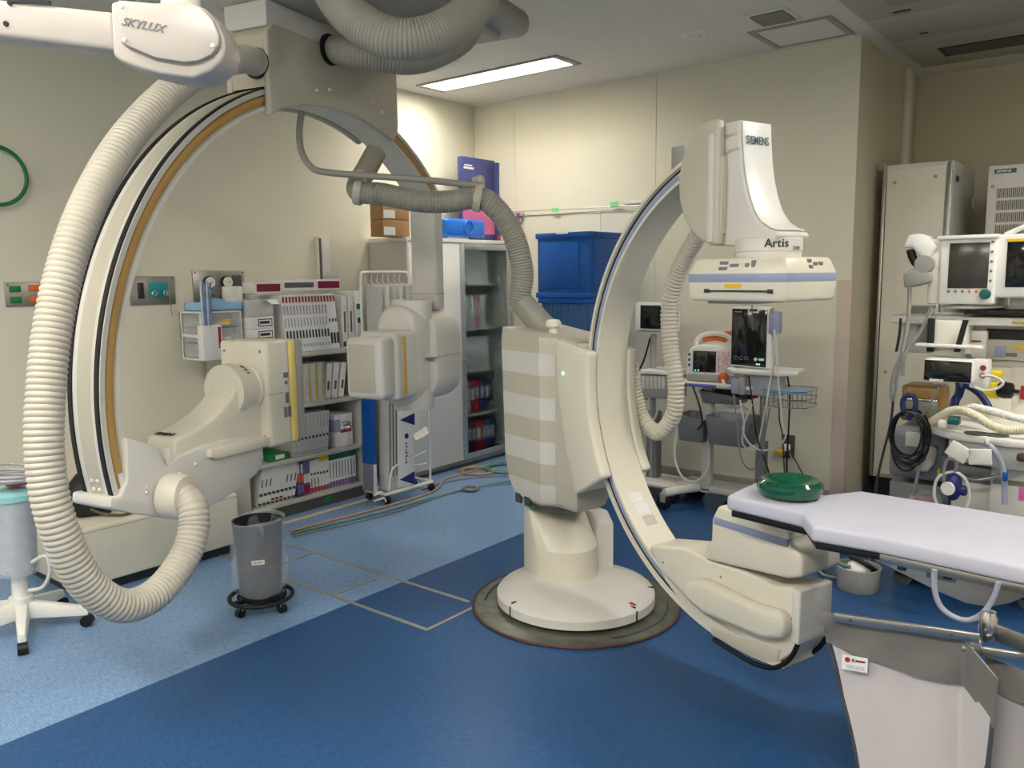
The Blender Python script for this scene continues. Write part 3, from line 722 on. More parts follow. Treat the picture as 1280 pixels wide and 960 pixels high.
# saddle that climbs to the detector neck
tq = [LB(px, py, .0) for px, py in ((217, 574), (220, 549), (238, 541), (254, 531), (266, 523), (276, 514), (285, 504), (292, 494), (297, 483), (303, 474), (313, 470), (322, 478), (330, 500), (330, 556))]
sd = obj('detector_saddle', MB().prism(tq, -.165, -.002, U=(0, 1, 0), Vv=(0, 0, 1), N=(1, 0, 0), bev=.016, seg=4), cream, B, ang=60)
q0, q1 = LB(208, 578, .006), LB(330, 556, .006)
obj('bumper_rail', MB().prism([LB(px, py, .0) for px, py in ((254, 561), (328, 545), (329, 556), (262, 573), (254, 571))], -.18, .045, U=(0, 1, 0), Vv=(0, 0, 1), N=(1, 0, 0), bev=.006), cream, sd)
obj('saddle_base', MB().prism([LB(px, py, .0) for px, py in ((210, 560), (222, 572), (258, 562), (258, 574), (222, 586), (207, 580))], -.18, .012, U=(0, 1, 0), Vv=(0, 0, 1), N=(1, 0, 0), bev=.004), beige2, sd)
tS, zS = LB(206, 543, -.12)
dS = (Vector((0, tq[2][0]-tq[1][0], tq[2][1]-tq[1][1]))).normalized(); nS = Vector((0, -dS.z, dS.y))
text('lettering', 'SIEMENS', .036, V(-.15, tq[1][0], tq[1][1])+dS*.02+nS*.0035, (1, 0, 0), dS, printd, sd, bold=.001, sx=.8)
nz = 1.115
nk = obj('detector_neck', MB().lathe([(.1, -.735), (.116, -.73), (.118, -.68), (.108, -.675), (.108, -.62), (.114, -.615), (.114, -.595)], (-.085, 0, nz), (0, 1, 0), 48), cream, B)
for ch, ang in (('A', 78), ('r', 68), ('t', 60), ('i', 54), ('s', 49)):
    a = math.radians(ang); text('lettering', ch, .036, (-.085+.1085*math.cos(a), -.665, nz+.1085*math.sin(a)), (math.sin(a), 0, -math.cos(a)), (0, 1, 0), printd, nk, extr=.001)
bd = obj('flat_detector', MB().box(-.235, .045, -.60, -.47, .845, 1.325, .022, 4), cream, B, ang=60)
obj('control_strip', MB().box(-.235, .0455, -.51, -.455, .85, 1.32, .012, 3), beige2, bd)
obj('yellow_stripe', MB().box(-.237, .05, -.455, -.41, .848, 1.322, .012, 3), yellowst, bd)
obj('front_frame', MB().box(-.235, .044, -.41, -.355, .85, 1.32, .012, 3), greyp, bd)
for t_, z_, wy, hz in ((-.482, 1.165, .016, .012), (-.482, 1.13, .009, .009), (-.48, 1.06, .01, .024), (-.493, .995, .009, .024), (-.468, .995, .009, .024)):
    obj('key', MB().box(.044, .0485, t_-wy, t_+wy, z_-hz, z_+hz, .004), midgrey, bd)
for t_, n_, z_ in ((-.601, -.2, 1.28), (-.601, .01, 1.28), (-.601, .015, .9)):
    obj('screw_cap', MB().ball((n_, t_, z_), .007, n=10), greyp, bd)
obj('panel_seam', MB().box(.0, .0465, -.595, -.5, 1.085, 1.0875), seamm, bd)
# hose plug and the big cable hose
pt = V(OFN+.0, *LB(213, 620, OFN))
obj('hose_plug', MB().lathe([(.088, -.01), (.088, .055), (.08, .07), (.06, .075)], pt, (1, .25, 0), 40), cream, B)
pp = V(.0, *LB(318, 76, .0))
hpts = [V(-.03, tl+.05, 2.53), PB_(300, 74, .0), PB_(245, 92, .03), PB_(190, 137, .06), PB_(140, 200, .10), PB_(98, 285, .14), PB_(71, 380, .16), PB_(58, 480, .18), PB_(56, 570, .20), PB_(70, 650, .22), PB_(105, 725, .22), PB_(152, 757, .22), PB_(195, 742, .2), PB_(229, 700, .18), PB_(242, 662, .165), PB_(240, 632, .135), pt+V(.05, .015, 0)]
obj('cable_hose', MB().hose(hpts, .058, .0195, .0055, 26), hosem, B)
obj('hose_collar', MB().lathe([(.066, -.005), (.066, .004), (.05, .006)], (-.03, tl-.002, 2.53), (0, -1, 0), 32), black, B)
# hose loops under the carriage
def ray_pt(px, py, dep):
    return CAM + ray(px, py)*dep
iB = inv(B)
obj('carriage_hose', MB().hose([iB(ray_pt(395, -75, 3.35)), iB(ray_pt(411, -20, 3.25)), iB(ray_pt(438, 19, 3.15)), iB(ray_pt(478, 44, 3.1)), iB(ray_pt(520, 49, 3.1)), iB(ray_pt(562, 35, 3.15)), iB(ray_pt(593, 7, 3.25)), iB(ray_pt(616, -42, 3.35)), iB(ray_pt(624, -80, 3.4))], .078, .0135, .004, 26), hoseg, B)
sp = PB_(413, 62, .04)
obj('holder_hose', MB().hose([V(.0, sp.y, sp.z), V(.06, sp.y+.02, sp.z), iB(ray_pt(440, 66, 3.72)), iB(ray_pt(475, 72, 3.7)), iB(ray_pt(515, 75, 3.75)), iB(ray_pt(548, 66, 3.85)), iB(ray_pt(578, 48, 3.95)), iB(ray_pt(590, 25, 4.0))], .064, .0135, .004, 26), hoseg, B)
obj('hose_collar', MB().lathe([(.072, -.004), (.072, .004), (.05, .006)], (.037, sp.y, sp.z), (1, 0, 0), 32), black, B)

# ---- hose bridge from the ceiling arm to the floor stand
hbw = lambda px, py, d: ray_pt(px, py, d)
H = thing('hose_bridge', 'grey ribbed hose carried by a bent bar to the top of the floor column', 'hose', C0+uA*-.3+nA*.02)
H.location.z = 1.34; iH = inv(H)
base_ = C0+uA*(-.27)+nA*(.03); base_.z = 1.325
pts = [hbw(470, 190, 4.35), hbw(458, 212, 4.28), hbw(447, 232, 4.2), hbw(452, 240, 4.12), hbw(480, 243, 4.1), hbw(520, 251, 4.08), hbw(560, 252, 4.06), hbw(598, 247, 4.05), hbw(622, 263, 4.05), hbw(643, 297, 4.06), hbw(653, 338, 4.08), hbw(651, 362, 4.09), hbw(648, 380, 4.1)]
obj('ribbed_hose', MB().hose([iH(p) for p in pts], .056, .014, .0045, 24), hoseg, H)
b0 = hbw(647, 372, 4.1)
obj('hose_boot', MB().lathe([(.05, 0), (.06, .03), (.066, (base_-b0).length)], iH(b0), iH(base_)-iH(b0), 28), hoseg, H)
bar = [hbw(377, 140, 4.0), hbw(374, 165, 4.0), hbw(377, 190, 4.0), hbw(389, 209, 4.0), hbw(405, 215, 4.0), hbw(450, 219, 4.02), hbw(520, 224, 4.02), hbw(600, 232, 4.02)]
obj('support_bar', MB().tube([iH(p) for p in bar], .016, 12), hoseg, H)
for (q, dr) in (((449, 239), 4.12), ((598, 247), 4.05)):
    c_ = iH(hbw(*q, dr)); d_ = (iH(hbw(q[0]+16, q[1]+3, dr))-c_).normalized()
    ck = obj('hose_clamp', MB().lathe([(.056, -.018), (.07, -.018), (.07, .018), (.056, .018)], c_, d_, 32), beige, H)
    obj('clamp_lug', MB().box(c_.x-.03, c_.x+.03, c_.y-.02, c_.y+.02, c_.z+.06, c_.z+.1, .008), beige, ck)
    obj('clamp_knob', MB().ball(c_+V(.03, -.02, .085), .02, n=12), beige, ck)

# ================================================================== furniture along the left wall
FX = -4.555
# bookcase
BK0, BK1, BKZ = 2.97, 3.955, 1.10
bk = thing('bookcase', 'grey steel open bookcase with three shelves against the left wall', 'bookcase', ((LX+FX)/2, (BK0+BK1)/2, 0))
hy, hx = (BK1-BK0)/2, (FX-LX)/2-.014
for s_ in (-1, 1): obj('side_panel', MB().box(-hx, hx, s_*hy-.014 if s_ > 0 else -hy-.014+.014, s_*hy if s_ > 0 else -hy+.014, .0, BKZ-.03, .002), shelfm, bk)
obj('back_panel', MB().box(-hx-.001, -hx+.006, -hy+.014, hy-.014, .0, BKZ-.03), shelfm, bk)
obj('top_board', MB().box(-hx, hx, -hy, hy, BKZ-.03, BKZ, .002), shelfm, bk)
SZ = [.10, .385, .745]
for z in SZ: obj('shelf', MB().box(-hx+.006, hx, -hy+.014, hy-.014, z-.025, z, .002), shelfm, bk)
obj('plinth', MB().box(-hx+.006, hx-.004, -hy+.014, hy-.014, .0, .072), shelfdk, bk)
p = at(412, 634, x=FX); l_ = inv(bk)(p); obj('green_tape', MB().box(hx-.004, hx-.002, l_.y-.04, l_.y+.04, .028, .06), green, bk)

SPINE = {}
def slim_box(key, th, dp, ht, body, bands):
    """cached meshes: body with its front face at x=0, bottom at z=0, bands = [(z0, z1, y0, y1, mat)] on the front"""
    if key not in SPINE:
        ms = [('body', mesh_of(MB().box(-dp, 0, 0, th, 0, ht, .0015, 1), body, 'carton_body'))]
        for z0, z1, y0, y1, m_ in bands: ms.append(('spine_print', mesh_of(MB().box(-.0005, .0012, th*y0, th*y1, z0*ht, z1*ht), m_, 'spine_print')))
        SPINE[key] = ms
    return SPINE[key]
def put_slim(key, x, y, z, lean, label, group, cat='box', name='catheter_box'):
    r = thing(name, label, cat, (x, y, z), 0, group); r.rotation_euler = (lean, 0, 0)
    for nm, me in SPINE[key]: link(nm, me, r)
    return r
# top row: sixteen leaning cartons with dark-red caps
lprint = mat('pale_spine_print', (164, 164, 168), .5, var=.5, scale=160)
top_bands = [(.87, .975, .2, .85, dred), (.66, .82, .25, .75, lprint), (.44, .60, .2, .55, lprint), (.24, .38, .35, .85, printd), (.08, .14, .2, .7, lprint)]
ya, yb = at(346, 372, x=-4.60).y+.055, at(424, 440, x=-4.60).y
nT = 17; thk = (yb-ya)/nT
htT = .385
slim_box('red', thk*.93, .36, htT, carton, top_bands)
slim_box('red2', thk*.93, .36, htT, carton, top_bands[:1]+[(.5, .56, .2, .8, print_), (.1, .3, .25, .9, printd)])
for i in range(nT):
    ln = .09
    put_slim('red' if i < 14 else 'red2', -4.585, ya+i*thk, BKZ+.002, ln, '%s from the left of the white cartons with dark-red tops on the bookcase' % ORD[i] if i < nT-1 else 'rightmost white carton with dark-red top on the bookcase', 'red-topped cartons on the bookcase top')
# pale plastic pouches leaning right of the row
slim_box('pale', .05, .3, .37, pouch, [(.02, .12, .05, .95, navyc), (.3, .7, .3, .6, print_)])
for i, (px, lab) in enumerate(((433, 'pale upright package just right of the red-topped cartons'), (441, 'pale upright package second right of the red-topped cartons'))):
    y = at(px-4, 430, x=-4.6).y
    r = put_slim('pale', -4.6, y, BKZ+.001, -.0, lab, None, 'package', 'upright_package')
y = at(448, 400, x=-4.58).y
r = thing('upright_package', 'tall white package with green label at the right end of the bookcase top', 'package', (-4.60, y-.01, BKZ+.001))
obj('body', MB().box(-.28, 0, 0, .07, 0, .40, .004), carton, r); obj('green_label', MB().box(-.001, .0012, .012, .058, .27, .31), green, r); obj('print', MB().box(-.001, .0012, .02, .05, .17, .21), dgreen, r)
# long maroon and white boxes lying across the back of the top
for i, (q0, q1, z0, lab) in enumerate((((318, 0), (352, 0), .402, 'left long maroon and white carton lying over the stacked boxes'), ((353, 0), (426, 0), .415, 'right long white carton with maroon end lying over the red-topped cartons'))):
    y0, y1 = at(q0[0], 370, x=-4.66).y, at(q1[0], 370, x=-4.66).y
    r = thing('long_carton', lab, 'box', (-4.72, (y0+y1)/2, BKZ+z0), 0, None); h = (y1-y0)/2
    obj('body', MB().box(-.07, .06, -h, h, 0, .075, .002), carton, r)
    obj('maroon_print', MB().box(.058, .0625, (-h+.02) if i == 0 else h*.2, (h-.01), .012, .062), maroon, r)
    obj('grey_print', MB().box(.058, .0622, (-h+.02) if i else h-.0095, h*.05 if i else h-.009, .02, .055), print_, r)
# stacked cartons with black logos
zs = BKZ+.001
for i, (h, lab, m_) in enumerate(((.05, 'lowest flat carton of the stack with red ends on the bookcase', red), (.05, 'second lowest flat carton of the stack with red ends on the bookcase', red), (.078, 'carton with black framed logo, lower of two on the bookcase', printd), (.078, 'carton with black framed logo, upper of two on the bookcase', printd), (.11, 'grey open carton with white flap on top of the carton stack', None))):
    y0, y1 = at(308, 420, x=-4.6).y, at(345, 420, x=-4.6).y-.02
    r = thing('flat_carton', lab, 'box', (-4.585, (y0+y1)/2, zs)); hh = (y1-y0)/2
    obj('body', MB().box(-.33, 0, -hh, hh, 0, h-.002, .002), carton if i < 4 else cartong, r)
    if i < 2: obj('red_mark', MB().box(-.001, .0012, hh-.04, hh-.01, .012, .03), m_, r); obj('print', MB().box(-.001, .0012, -hh+.03, hh-.06, .01, .034), print_, r)
    elif i < 4:
        fr = MB(); 
        y_0, y_1 = -.02, hh-.015
        fr.box(-.001, .0012, y_0, y_1, .014, .062); obj('logo_frame', fr, printd, r)
        obj('logo_field', MB().box(-.001, .0018, y_0+.006, y_1-.006, .02, .056), carton, r); obj('logo_print', MB().box(-.001, .0024, y_0+.012, y_1-.02, .03, .048), printd, r)
    else:
        obj('flap', MB().sheet([[(-.02, .0, .1), (-.02, hh, .1)], [(.04, .02, .108), (.04, hh, .106)], [(.07, .04, .08), (.07, hh, .078)]], .002), carton, r)
    zs += h
# clear drawer organiser with blue tray and pens tube at the left end
yq = at(253, 430, x=-4.6).y, at(304, 430, x=-4.6).y
cy = (yq[0]+yq[1])/2; hw = (yq[1]-yq[0])/2
r = thing('drawer_organiser', 'clear plastic drawer organiser on the left end of the bookcase', 'organiser', (-4.6, cy, BKZ+.001))
obj('shell', MB().box(-.25, .0, -hw, hw, 0, .012, .002).box(-.25, -.23, -hw, -hw+.008, 0, .30, .002).box(-.02, 0, -hw, -hw+.008, 0, .30, .002).box(-.25, 0, -hw, -hw+.008, .14, .16, .002).box(-.25, 0, hw-.008, hw, 0, .30, .002).box(-.25, 0, -hw, hw, .29, .302, .002).box(-.25, -.24, -hw, hw, 0, .3), pouch, r)
for k in range(3):
    d = obj('drawer', MB().box(-.22, .004, -hw+.012, hw-.012, .02+k*.092, .105+k*.092, .004), clear, r)
    obj('paper_pack', MB().lathe([(.055, 0), (.06, .012), (.05, .02)], (-.05, .03, .03+k*.092), n=20), carton, d)
obj('yellow_label', MB().box(.004, .006, -.0, .06, .222, .25), yellow, r)
r = thing('blue_tray', 'light blue tray with wrapped pieces on the drawer organiser', 'tray', (-4.6, cy+.01, BKZ+.304))
obj('tray', MB().box(-.2, 0, -hw, hw, 0, .008, .002).box(-.006, 0, -hw, hw, 0, .055, .002).box(-.2, 0, -hw, -hw+.006, 0, .055).box(-.2, 0, hw-.006, hw, 0, .055).box(-.2, -.194, -hw, hw, 0, .055), bluepaper, r)
obj('wrapped_piece', MB().ball((-.1, -.0, .05), .07, .08, .03, 12), bluepaper, r); obj('clear_packet', MB().box(-.1, -.03, .06, .17, .02, .15, .01), pouch, r)
p = at(262, 440, x=-4.57)
r = thing('pen_holder', 'white wall pocket with red stripe holding blue wrapped rods', 'holder', (-4.565, p.y-.0, BKZ+.02))
obj('pocket', MB().box(-.03, .03, -.06, .07, -.01, .20, .004), carton, r); obj('red_stripe', MB().box(.03, .0315, .045, .062, .06, .19), red, r)
for k in range(4): obj('wrapped_rod', MB().cyl((.0, -.03+.014*k, .05), (-.01+.006*k, -.03+.017*k, .47-.012*(k % 2)), .0075, n=10), mat('blue_wrap', (104, 128, 172), .25, var=.3) if k % 2 else mat('clear_wrap', (178, 188, 204), .2, var=.2), r)
# shelves: upper (grey and yellow folders, white pouches)
slim_box('folder', .055, .3, .27, cartong, [(.03, .97, .62, .9, mat('ochre_print', (196, 168, 66), .5, var=.15, scale=30))])
yl = at(381, 500, x=-4.6).y
for i in range(3): put_slim('folder', -4.6, yl+.005+i*.058, SZ[2]+.001, 0, '%s grey folder with ochre edge on the upper shelf' % ORD[i], 'ochre folders on the upper shelf', 'folder', 'document_folder')
slim_box('pouchy', .045, .26, .25, pouch, [(.25, .5, .3, .7, print_)])
for i in range(3): put_slim('pouchy', -4.62, yl+.19+i*.06, SZ[2]+.008, -.12-.03*i, '%s white pouch leaning on the upper shelf' % ORD[i], 'white pouches on the upper shelf', 'pouch', 'sterile_pouch')
# middle shelf: white cartons with dark marks, tissue box, green case
slim_box('mid', .0285, .3, .285, cartong, [(.38, .44, .25, .8, printd), (.6, .95, .3, .55, lprint), (.05, .1, .2, .8, lprint)])
yl = at(360, 545, x=-4.6).y
for i in range(10): put_slim('mid', -4.60, yl+.03+i*.0305, SZ[1]+.004, -.09, '%s slim grey-white carton from the left on the middle shelf' % ORD[i], 'slim cartons on the middle shelf', 'box')
yl = at(420, 545, x=-4.6).y
r = thing('tissue_box', 'white and blue carton with foil pulled out on the middle shelf', 'box', (-4.62, yl+.01, SZ[1]+.001))
obj('body', MB().box(-.25, 0, 0, .16, 0, .235, .003), carton, r); obj('blue_band', MB().box(-.251, .0015, -.0015, .05, .11, .2), bluest, r); obj('red_band', MB().box(0, .002, .05, .15, .10, .125), red, r)
obj('foil', MB().ball((.0, .1, .165), .03, .045, .02, 10).ball((.01, .11, .135), .025, .04, .016, 10), chrome, r)
yl = at(336, 565, x=-4.6).y
r = thing('green_case', 'flat green case on the middle shelf under the detector', 'case', (-4.6, yl, SZ[1]+.001))
obj('body', MB().box(-.2, 0, 0, .16, 0, .05, .004), green, r); obj('label', MB().box(0, .001, .05, .12, .012, .04), carton, r)
# lower shelf
slim_box('gb', .031, .3, .255, carton, [(.02, .09, .1, .9, dgreen), (.1, .22, .25, .75, carton), (.27, .34, .1, .9, dgreen), (.5, .7, .3, .6, print_)])
slim_box('gr', .031, .3, .255, carton, [(.1, .16, .1, .9, red), (.02, .08, .1, .9, dgreen), (.27, .34, .1, .9, dgreen)])
slim_box('pu', .027, .3, .25, navyc, [(.1, .35, .05, .95, purple), (.4, .62, .05, .95, orange), (.65, .9, .2, .8, carton)])
slim_box('pu2', .027, .3, .25, purple, [(.05, .3, .05, .95, red), (.35, .6, .05, .95, carton), (.65, .95, .05, .95, purple)])
slim_box('wr', .026, .3, .235, carton, [(.02, .18, .05, .95, dred), (.55, .62, .2, .8, printd), (.2, .45, .3, .6, print_)])
slim_box('wy', .026, .3, .25, carton, [(.02, .16, .05, .95, dred), (.86, .99, .0, 1, yellow), (.5, .57, .2, .8, printd)])
slim_box('te', .0265, .3, .25, carton, [(.02, .2, .05, .95, purple), (.82, .99, .0, 1, dgreen), (.28, .75, .3, .55, print_)])
y = at(321, 648, x=-4.6).y+.0
for i in range(9):
    put_slim('gr' if i in (3, 4, 5) else 'gb', -4.60, y+.01, SZ[0]+.007, -.2, '%s leaning white carton with green bands on the lowest shelf' % ORD[i], 'green-banded cartons on the lowest shelf'); y += .033
y += .035
for i, (k, n_, nm, lean) in enumerate((('pu', 2, 'navy and orange carton', -.08), ('pu2', 2, 'purple and red carton', -.05), ('wr', 3, 'short white carton with dark-red foot', 0), ('wy', 3, 'white carton with yellow head', 0), ('te', 9, 'white carton with teal head and purple foot', 0))):
    for j in range(n_):
        put_slim(k, -4.60, y, SZ[0]+.003, 0, '%s %s from the left on the lowest shelf' % (ORD[j], nm), nm+'s on the lowest shelf'); y += .0275
        if y > BK1-.05: break

# ---- sliding-door cabinet in the corner
K0, K1, KZ = 4.44, 5.70, 1.90
kb = thing('filing_cabinet', 'white steel cabinet with sliding white and frosted glass doors in the corner', 'cabinet', ((LX+FX)/2, (K0+K1)/2, 0))
hx, hy = (FX-LX)/2-.014, (K1-K0)/2
for s_ in (-1, 1): obj('side_panel', MB().box(-hx, hx-.0, min(s_*hy, s_*(hy-.02)), max(s_*hy, s_*(hy-.02)), 0, KZ-.03, .002), shelfm if s_ < 0 else white, kb)
obj('back_panel', MB().box(-hx, -hx+.01, -hy+.02, hy-.02, 0.05, KZ-.03), whitec, kb)
obj('top_board', MB().box(-hx, hx+.004, -hy, hy, KZ-.03, KZ, .002), whitec, kb)
obj('plinth', MB().box(-hx, hx-.01, -hy+.02, hy-.02, 0, .05), dgrey, kb)
obj('bottom_track', MB().box(hx-.05, hx+.004, -hy, hy, .03, .06, .002), steel, kb)
SHZ = [.06, .42, .80, 1.16, 1.54]
for z in SHZ: obj('shelf', MB().box(-hx+.01, hx-.06, -hy+.02, hy-.02, z-.02, z, .001), shelfm, kb)
sp = at(578, 400, x=FX).y-(K0+K1)/2
dl = obj('sliding_door', MB().box(hx-.022, hx-.004, -hy+.02, sp+.04, .06, KZ-.035, .002), whitec, kb, 'white sliding door')
obj('inner_edge', MB().box(hx-.004, hx, -hy+.02, -hy+.05, .06, KZ-.035, .002), white, dl)
gd = link('glass_door', None, kb)
y0, y1 = sp, hy-.02
for a_, b_, c_, d_ in ((y0, y0+.045, .06, KZ-.035), (y1-.045, y1, .06, KZ-.035), (y0+.045, y1-.045, .06, .11), (y0+.045, y1-.045, KZ-.085, KZ-.035)): obj('door_frame', MB().box(hx-.003, hx+.012, a_, b_, c_, d_, .003), mat('aluminium_frame', (186, 190, 192), .35, .6), gd)
obj('pane', MB().box(hx+.002, hx+.006, y0+.045, y1-.045, .11, KZ-.085), frost, gd)
obj('lock', MB().lathe([(.012, 0), (.012, .012), (.004, .014), (.004, .03)], (hx+.012, y0+.022, .905), (1, 0, 0), 14), chrome, gd)
# binders behind the frosted glass
iK = kb.location
rows = [(0, ((.05, 'white'), (.05, 'white'), (.05, 'navy blue'), (.05, 'navy blue'), (.08, 'red'), (.06, 'red'), (.05, 'blue'), (.08, 'navy blue'))), (1, ((.07, 'grey'), (.07, 'grey'), (.06, 'red'), (.06, 'red'), (.07, 'dark blue'), (.07, 'dark blue'))), (2, ((.08, 'pale grey'),)*5), (3, ((.08, 'white'), (.07, 'pale grey'), (.07, 'pale grey'), (.07, 'pink'), (.07, 'white'))), (4, ((.1, 'white'),)*4)]
bcol = {'white': carton, 'red': red, 'navy blue': navy, 'blue': crateb, 'dark blue': navy, 'grey': cartong, 'pale grey': cartong, 'pink': pink}
rown = ['lowest', 'second lowest', 'middle', 'second highest', 'top']
for r_, bs in rows:
    y = iK.y+sp+.06; cnt = {}
    for j, (wd, c_) in enumerate(bs):
        o = thing('binder', '%s binder blurred behind the frosted glass, %s from left on the %s shelf' % (c_, ORD[j], rown[r_]), 'binder', (iK.x+hx-.09, y, SHZ[r_]+.001), 0, 'binders behind the frosted glass')
        obj('cover', MB().box(-.24, 0, 0, wd-.004, 0, .28, .004), bcol[c_], o); obj('spine_label', MB().box(-.001, .001, wd*.25, wd*.7, .12, .22), carton, o)
        y += wd
# on top of the cabinet
def topbox(q0, q1, x, z, h, d, m_, label, name='cardboard_box', cat='box'):
    y0, y1 = at(q0, 280, x=x).y, at(q1, 280, x=x).y
    r = thing(name, label, cat, (x, (y0+y1)/2, z)); hh = (y1-y0)/2
    obj('body', MB().box(-d, 0, -hh, hh, 0, h, .003), m_, r)
    return r, hh
for i, (z, lab) in enumerate(((KZ+.001, 'lower brown cardboard box on the white cabinet'), (KZ+.125, 'upper brown cardboard box on the white cabinet'))):
    r, hh = topbox(479, 515, -4.60, z, .122, .14, cardb, lab)
    obj('white_label', MB().box(-.001, .0015, -hh+.005, -hh+.12, .01, .07), carton, r); obj('tape', MB().box(-.141, .001, hh-.03, hh-.001, -.0, .1225), carton, r)
r = thing('blue_case', 'glossy bright blue plastic case with a round hollow on the white cabinet', 'case', (-4.585, at(583, 280, x=-4.585).y, KZ+.001))
obj('shell', MB().box(-.2, 0, -.24, .25, .012, .165, .03, 4), blueb, r, ang=60); obj('hollow_ring', MB().torus((-.0, .03, .095), .055, .012, (1, 0, 0), 32, 10), blueb, r); obj('foot', MB().box(-.15, -.02, -.2, .05, 0, .02, .004), carton, r)
for k in range(4):
    y = at(578, 240, x=-4.75).y if k == 0 else at(617+k*4.5, 240, x=-4.75).y-.0
    x_ = -4.74-.012*k
    if k == 0:
        y1 = at(619, 240, x=-4.74).y; y0 = at(578, 240, x=-4.74).y
        r = thing('display_folder', 'navy and pink display box facing the room on the white cabinet', 'box', (-4.74, (y0+y1)/2, KZ+.001)); hh = (y1-y0)/2
        obj('body', MB().box(-.05, 0, -hh, hh, 0, .70, .003), navyc, r)
        dk = [(hh*.98*math.cos(a)*1.0, .33+.1*math.sin(a)-.08) for a in [math.pi*i/16 for i in range(17)]]
        obj('pink_disc', MB().prism([(-hh+.003, .06)]+[(hh-.003, .06)]+[(min(hh-.003, x2), z2) for x2, z2 in [(hh*math.cos(a)*1.0, .30+.14*math.sin(a)) for a in [math.pi*i/16 for i in range(17)]]], .0003, .0015, U=(0, 1, 0), Vv=(0, 0, 1), N=(1, 0, 0)), pink, r)
        obj('white_logo', MB().box(.0, .0015, -hh+.03, -hh+.13, .625, .637).box(.0, .0015, -hh+.02, -hh+.15, .60, .617), carton, r)
    else:
        y0 = at(620, 240, x=-4.72).y+(k-1)*.052
        r = thing('display_folder', '%s plastic-wrapped navy folder edge beside the display box' % ORD[k-1], 'folder', (-4.70-.01*k, y0, KZ+.001), 0, 'wrapped folders on the cabinet')
        obj('body', MB().box(-.25, 0, 0, .045, 0, .695-.012*k, .004), navyc, r)
        obj('white_band', MB().box(.0, .0015, .006, .034, .10, .25), carton, r); obj('red_band', MB().box(.0, .0015, .004, .042, .01, .06), red, r); obj('wrap_edge', MB().box(-.2, .002, 0.036, .047, .25, .685-.012*k), pouch, r)

# ---- wire trolley with long packages
g0, g1 = Vector((-4.255, 3.86, 0)), Vector((-4.245, 4.24, 0))
rk = thing('wire_trolley', 'white wire trolley on castors holding long catheter packages', 'trolley', (-4.34, 4.07, 0))
wt = .009
def wire(pts, r=wt, nm='frame_tube', m_=whitec, par=None, closed=False): return obj(nm, MB().tube(pts, r, 8, closed), m_, par or rk)
for y in (-.21, .26):
    wire([(-.1, y, .06), (-.1, y, .9), (-.1, y, 1.62)])
wire([(-.1, -.21, 1.58), (-.1, -.2, 1.62), (-.1, -.16, 1.635), (-.1, .2, 1.635), (-.1, .245, 1.62), (-.1, .26, 1.58)])
wire([(.09, -.21, .07), (.09, .26, .07)], .014, 'base_tube'); wire([(-.1, -.21, .07), (-.1, .26, .07)], .012, 'base_tube')
wire([(-.1, -.21, .07), (.09, -.21, .07)], .012, 'base_tube'); wire([(-.1, .26, .07), (.09, .26, .07)], .012, 'base_tube')
wire([(.09, -.18, .09), (.09, -.15, .22), (.09, -.1, .26), (.09, .12, .30), (.09, .2, .31)], .007, 'wire_guard'); wire([(.09, .02, .24), (.09, .15, .22), (.09, .2, .22)], .005, 'wire_guard')
wire([(.09, .24, .08), (.09, .245, .5), (.05, .25, .9)], .008)
wire([(.12, -.35, .10), (.12, -.28, .11), (.12, -.25, .08), (.12, -.21, .08)], .007, 'side_hook'); wire([(.12, -.35, .06), (.12, -.26, .06), (.12, -.24, .03)], .007, 'side_hook')
for k in range(7):
    y = -.16+k*.055; wire([(-.1, y, 1.62), (-.1, y, 1.56), (.02, y, 1.54), (.08, y, 1.55)], .003, 'hook')
for (x, y) in ((.09, -.20), (.09, .25), (-.1, -.20), (-.1, .25)):
    c_ = obj('castor', MB().cyl((x, y-.012, .028), (x, y+.012, .028), .028, n=18), black, rk); obj('castor_fork', MB().box(x-.008, x+.008, y-.018, y+.018, .03, .075, .003), dgrey, c_)
# pouches hanging from the hooks: each a thing
for k in range(6):
    y = rk.location.y-.17+k*.065; h = .62-.03*(k % 3)
    r = thing('hanging_pouch', '%s clear catheter pouch from the left hanging on the trolley hooks' % ORD[k], 'pouch', (-4.34, y, 1.54-h), 0, 'pouches hanging on the wire trolley')
    obj('pouch', MB().box(-.08, .06, -.012, .02, 0, h, .006), pouch if k % 2 else cartong, r); obj('label', MB().box(.06, .0615, -.008, .016, h*.25, h*.5), carton, r); obj('print', MB().box(.0612, .0622, -.006, .014, h*.44, h*.47), dred, r)
r = thing('long_carton', 'long white carton with blue triangle prints standing in the trolley', 'box', (-4.245, 4.06, .09))
r.rotation_euler = (-.035, 0, 0)
obj('body', MB().box(-.06, 0, -.075, .085, 0, .80, .003), carton, r)
for z0, z1 in ((.44, .53), (.0, .10)): obj('blue_triangle', MB().prism([(-.07, z0+(z1-z0)*.6), (.08, z1), (.08, z0)], .0005, .0018, U=(0, 1, 0), Vv=(0, 0, 1), N=(1, 0, 0)), navy, r)
obj('fine_print', MB().box(0, .0015, -.04, .06, .6, .72), mat('carton_print', (196, 196, 200), .5, var=.12, scale=120), r); obj('brand_print', MB().box(0, .0018, -.02, .06, .555, .57), printd, r)
obj('blue_emblem', MB().lathe([(.02, 0), (.02, .0018), (0, .0018)], (0, .0, .37), (1, 0, 0), 20), navy, r)
for k, (z_, l_) in enumerate(((.315, .016), (.29, .02), (.265, .012), (.245, .02), (.22, .022), (.195, .012), (.175, .02))):
    obj('brand_mark', MB().box(0, .0018, -.012, -.012+l_, z_, z_+.008).box(0, .0018, -.012+(l_-.006)*(k % 2), -.006+(l_-.006)*(k % 2), z_-.008, z_+.008), navy, r)
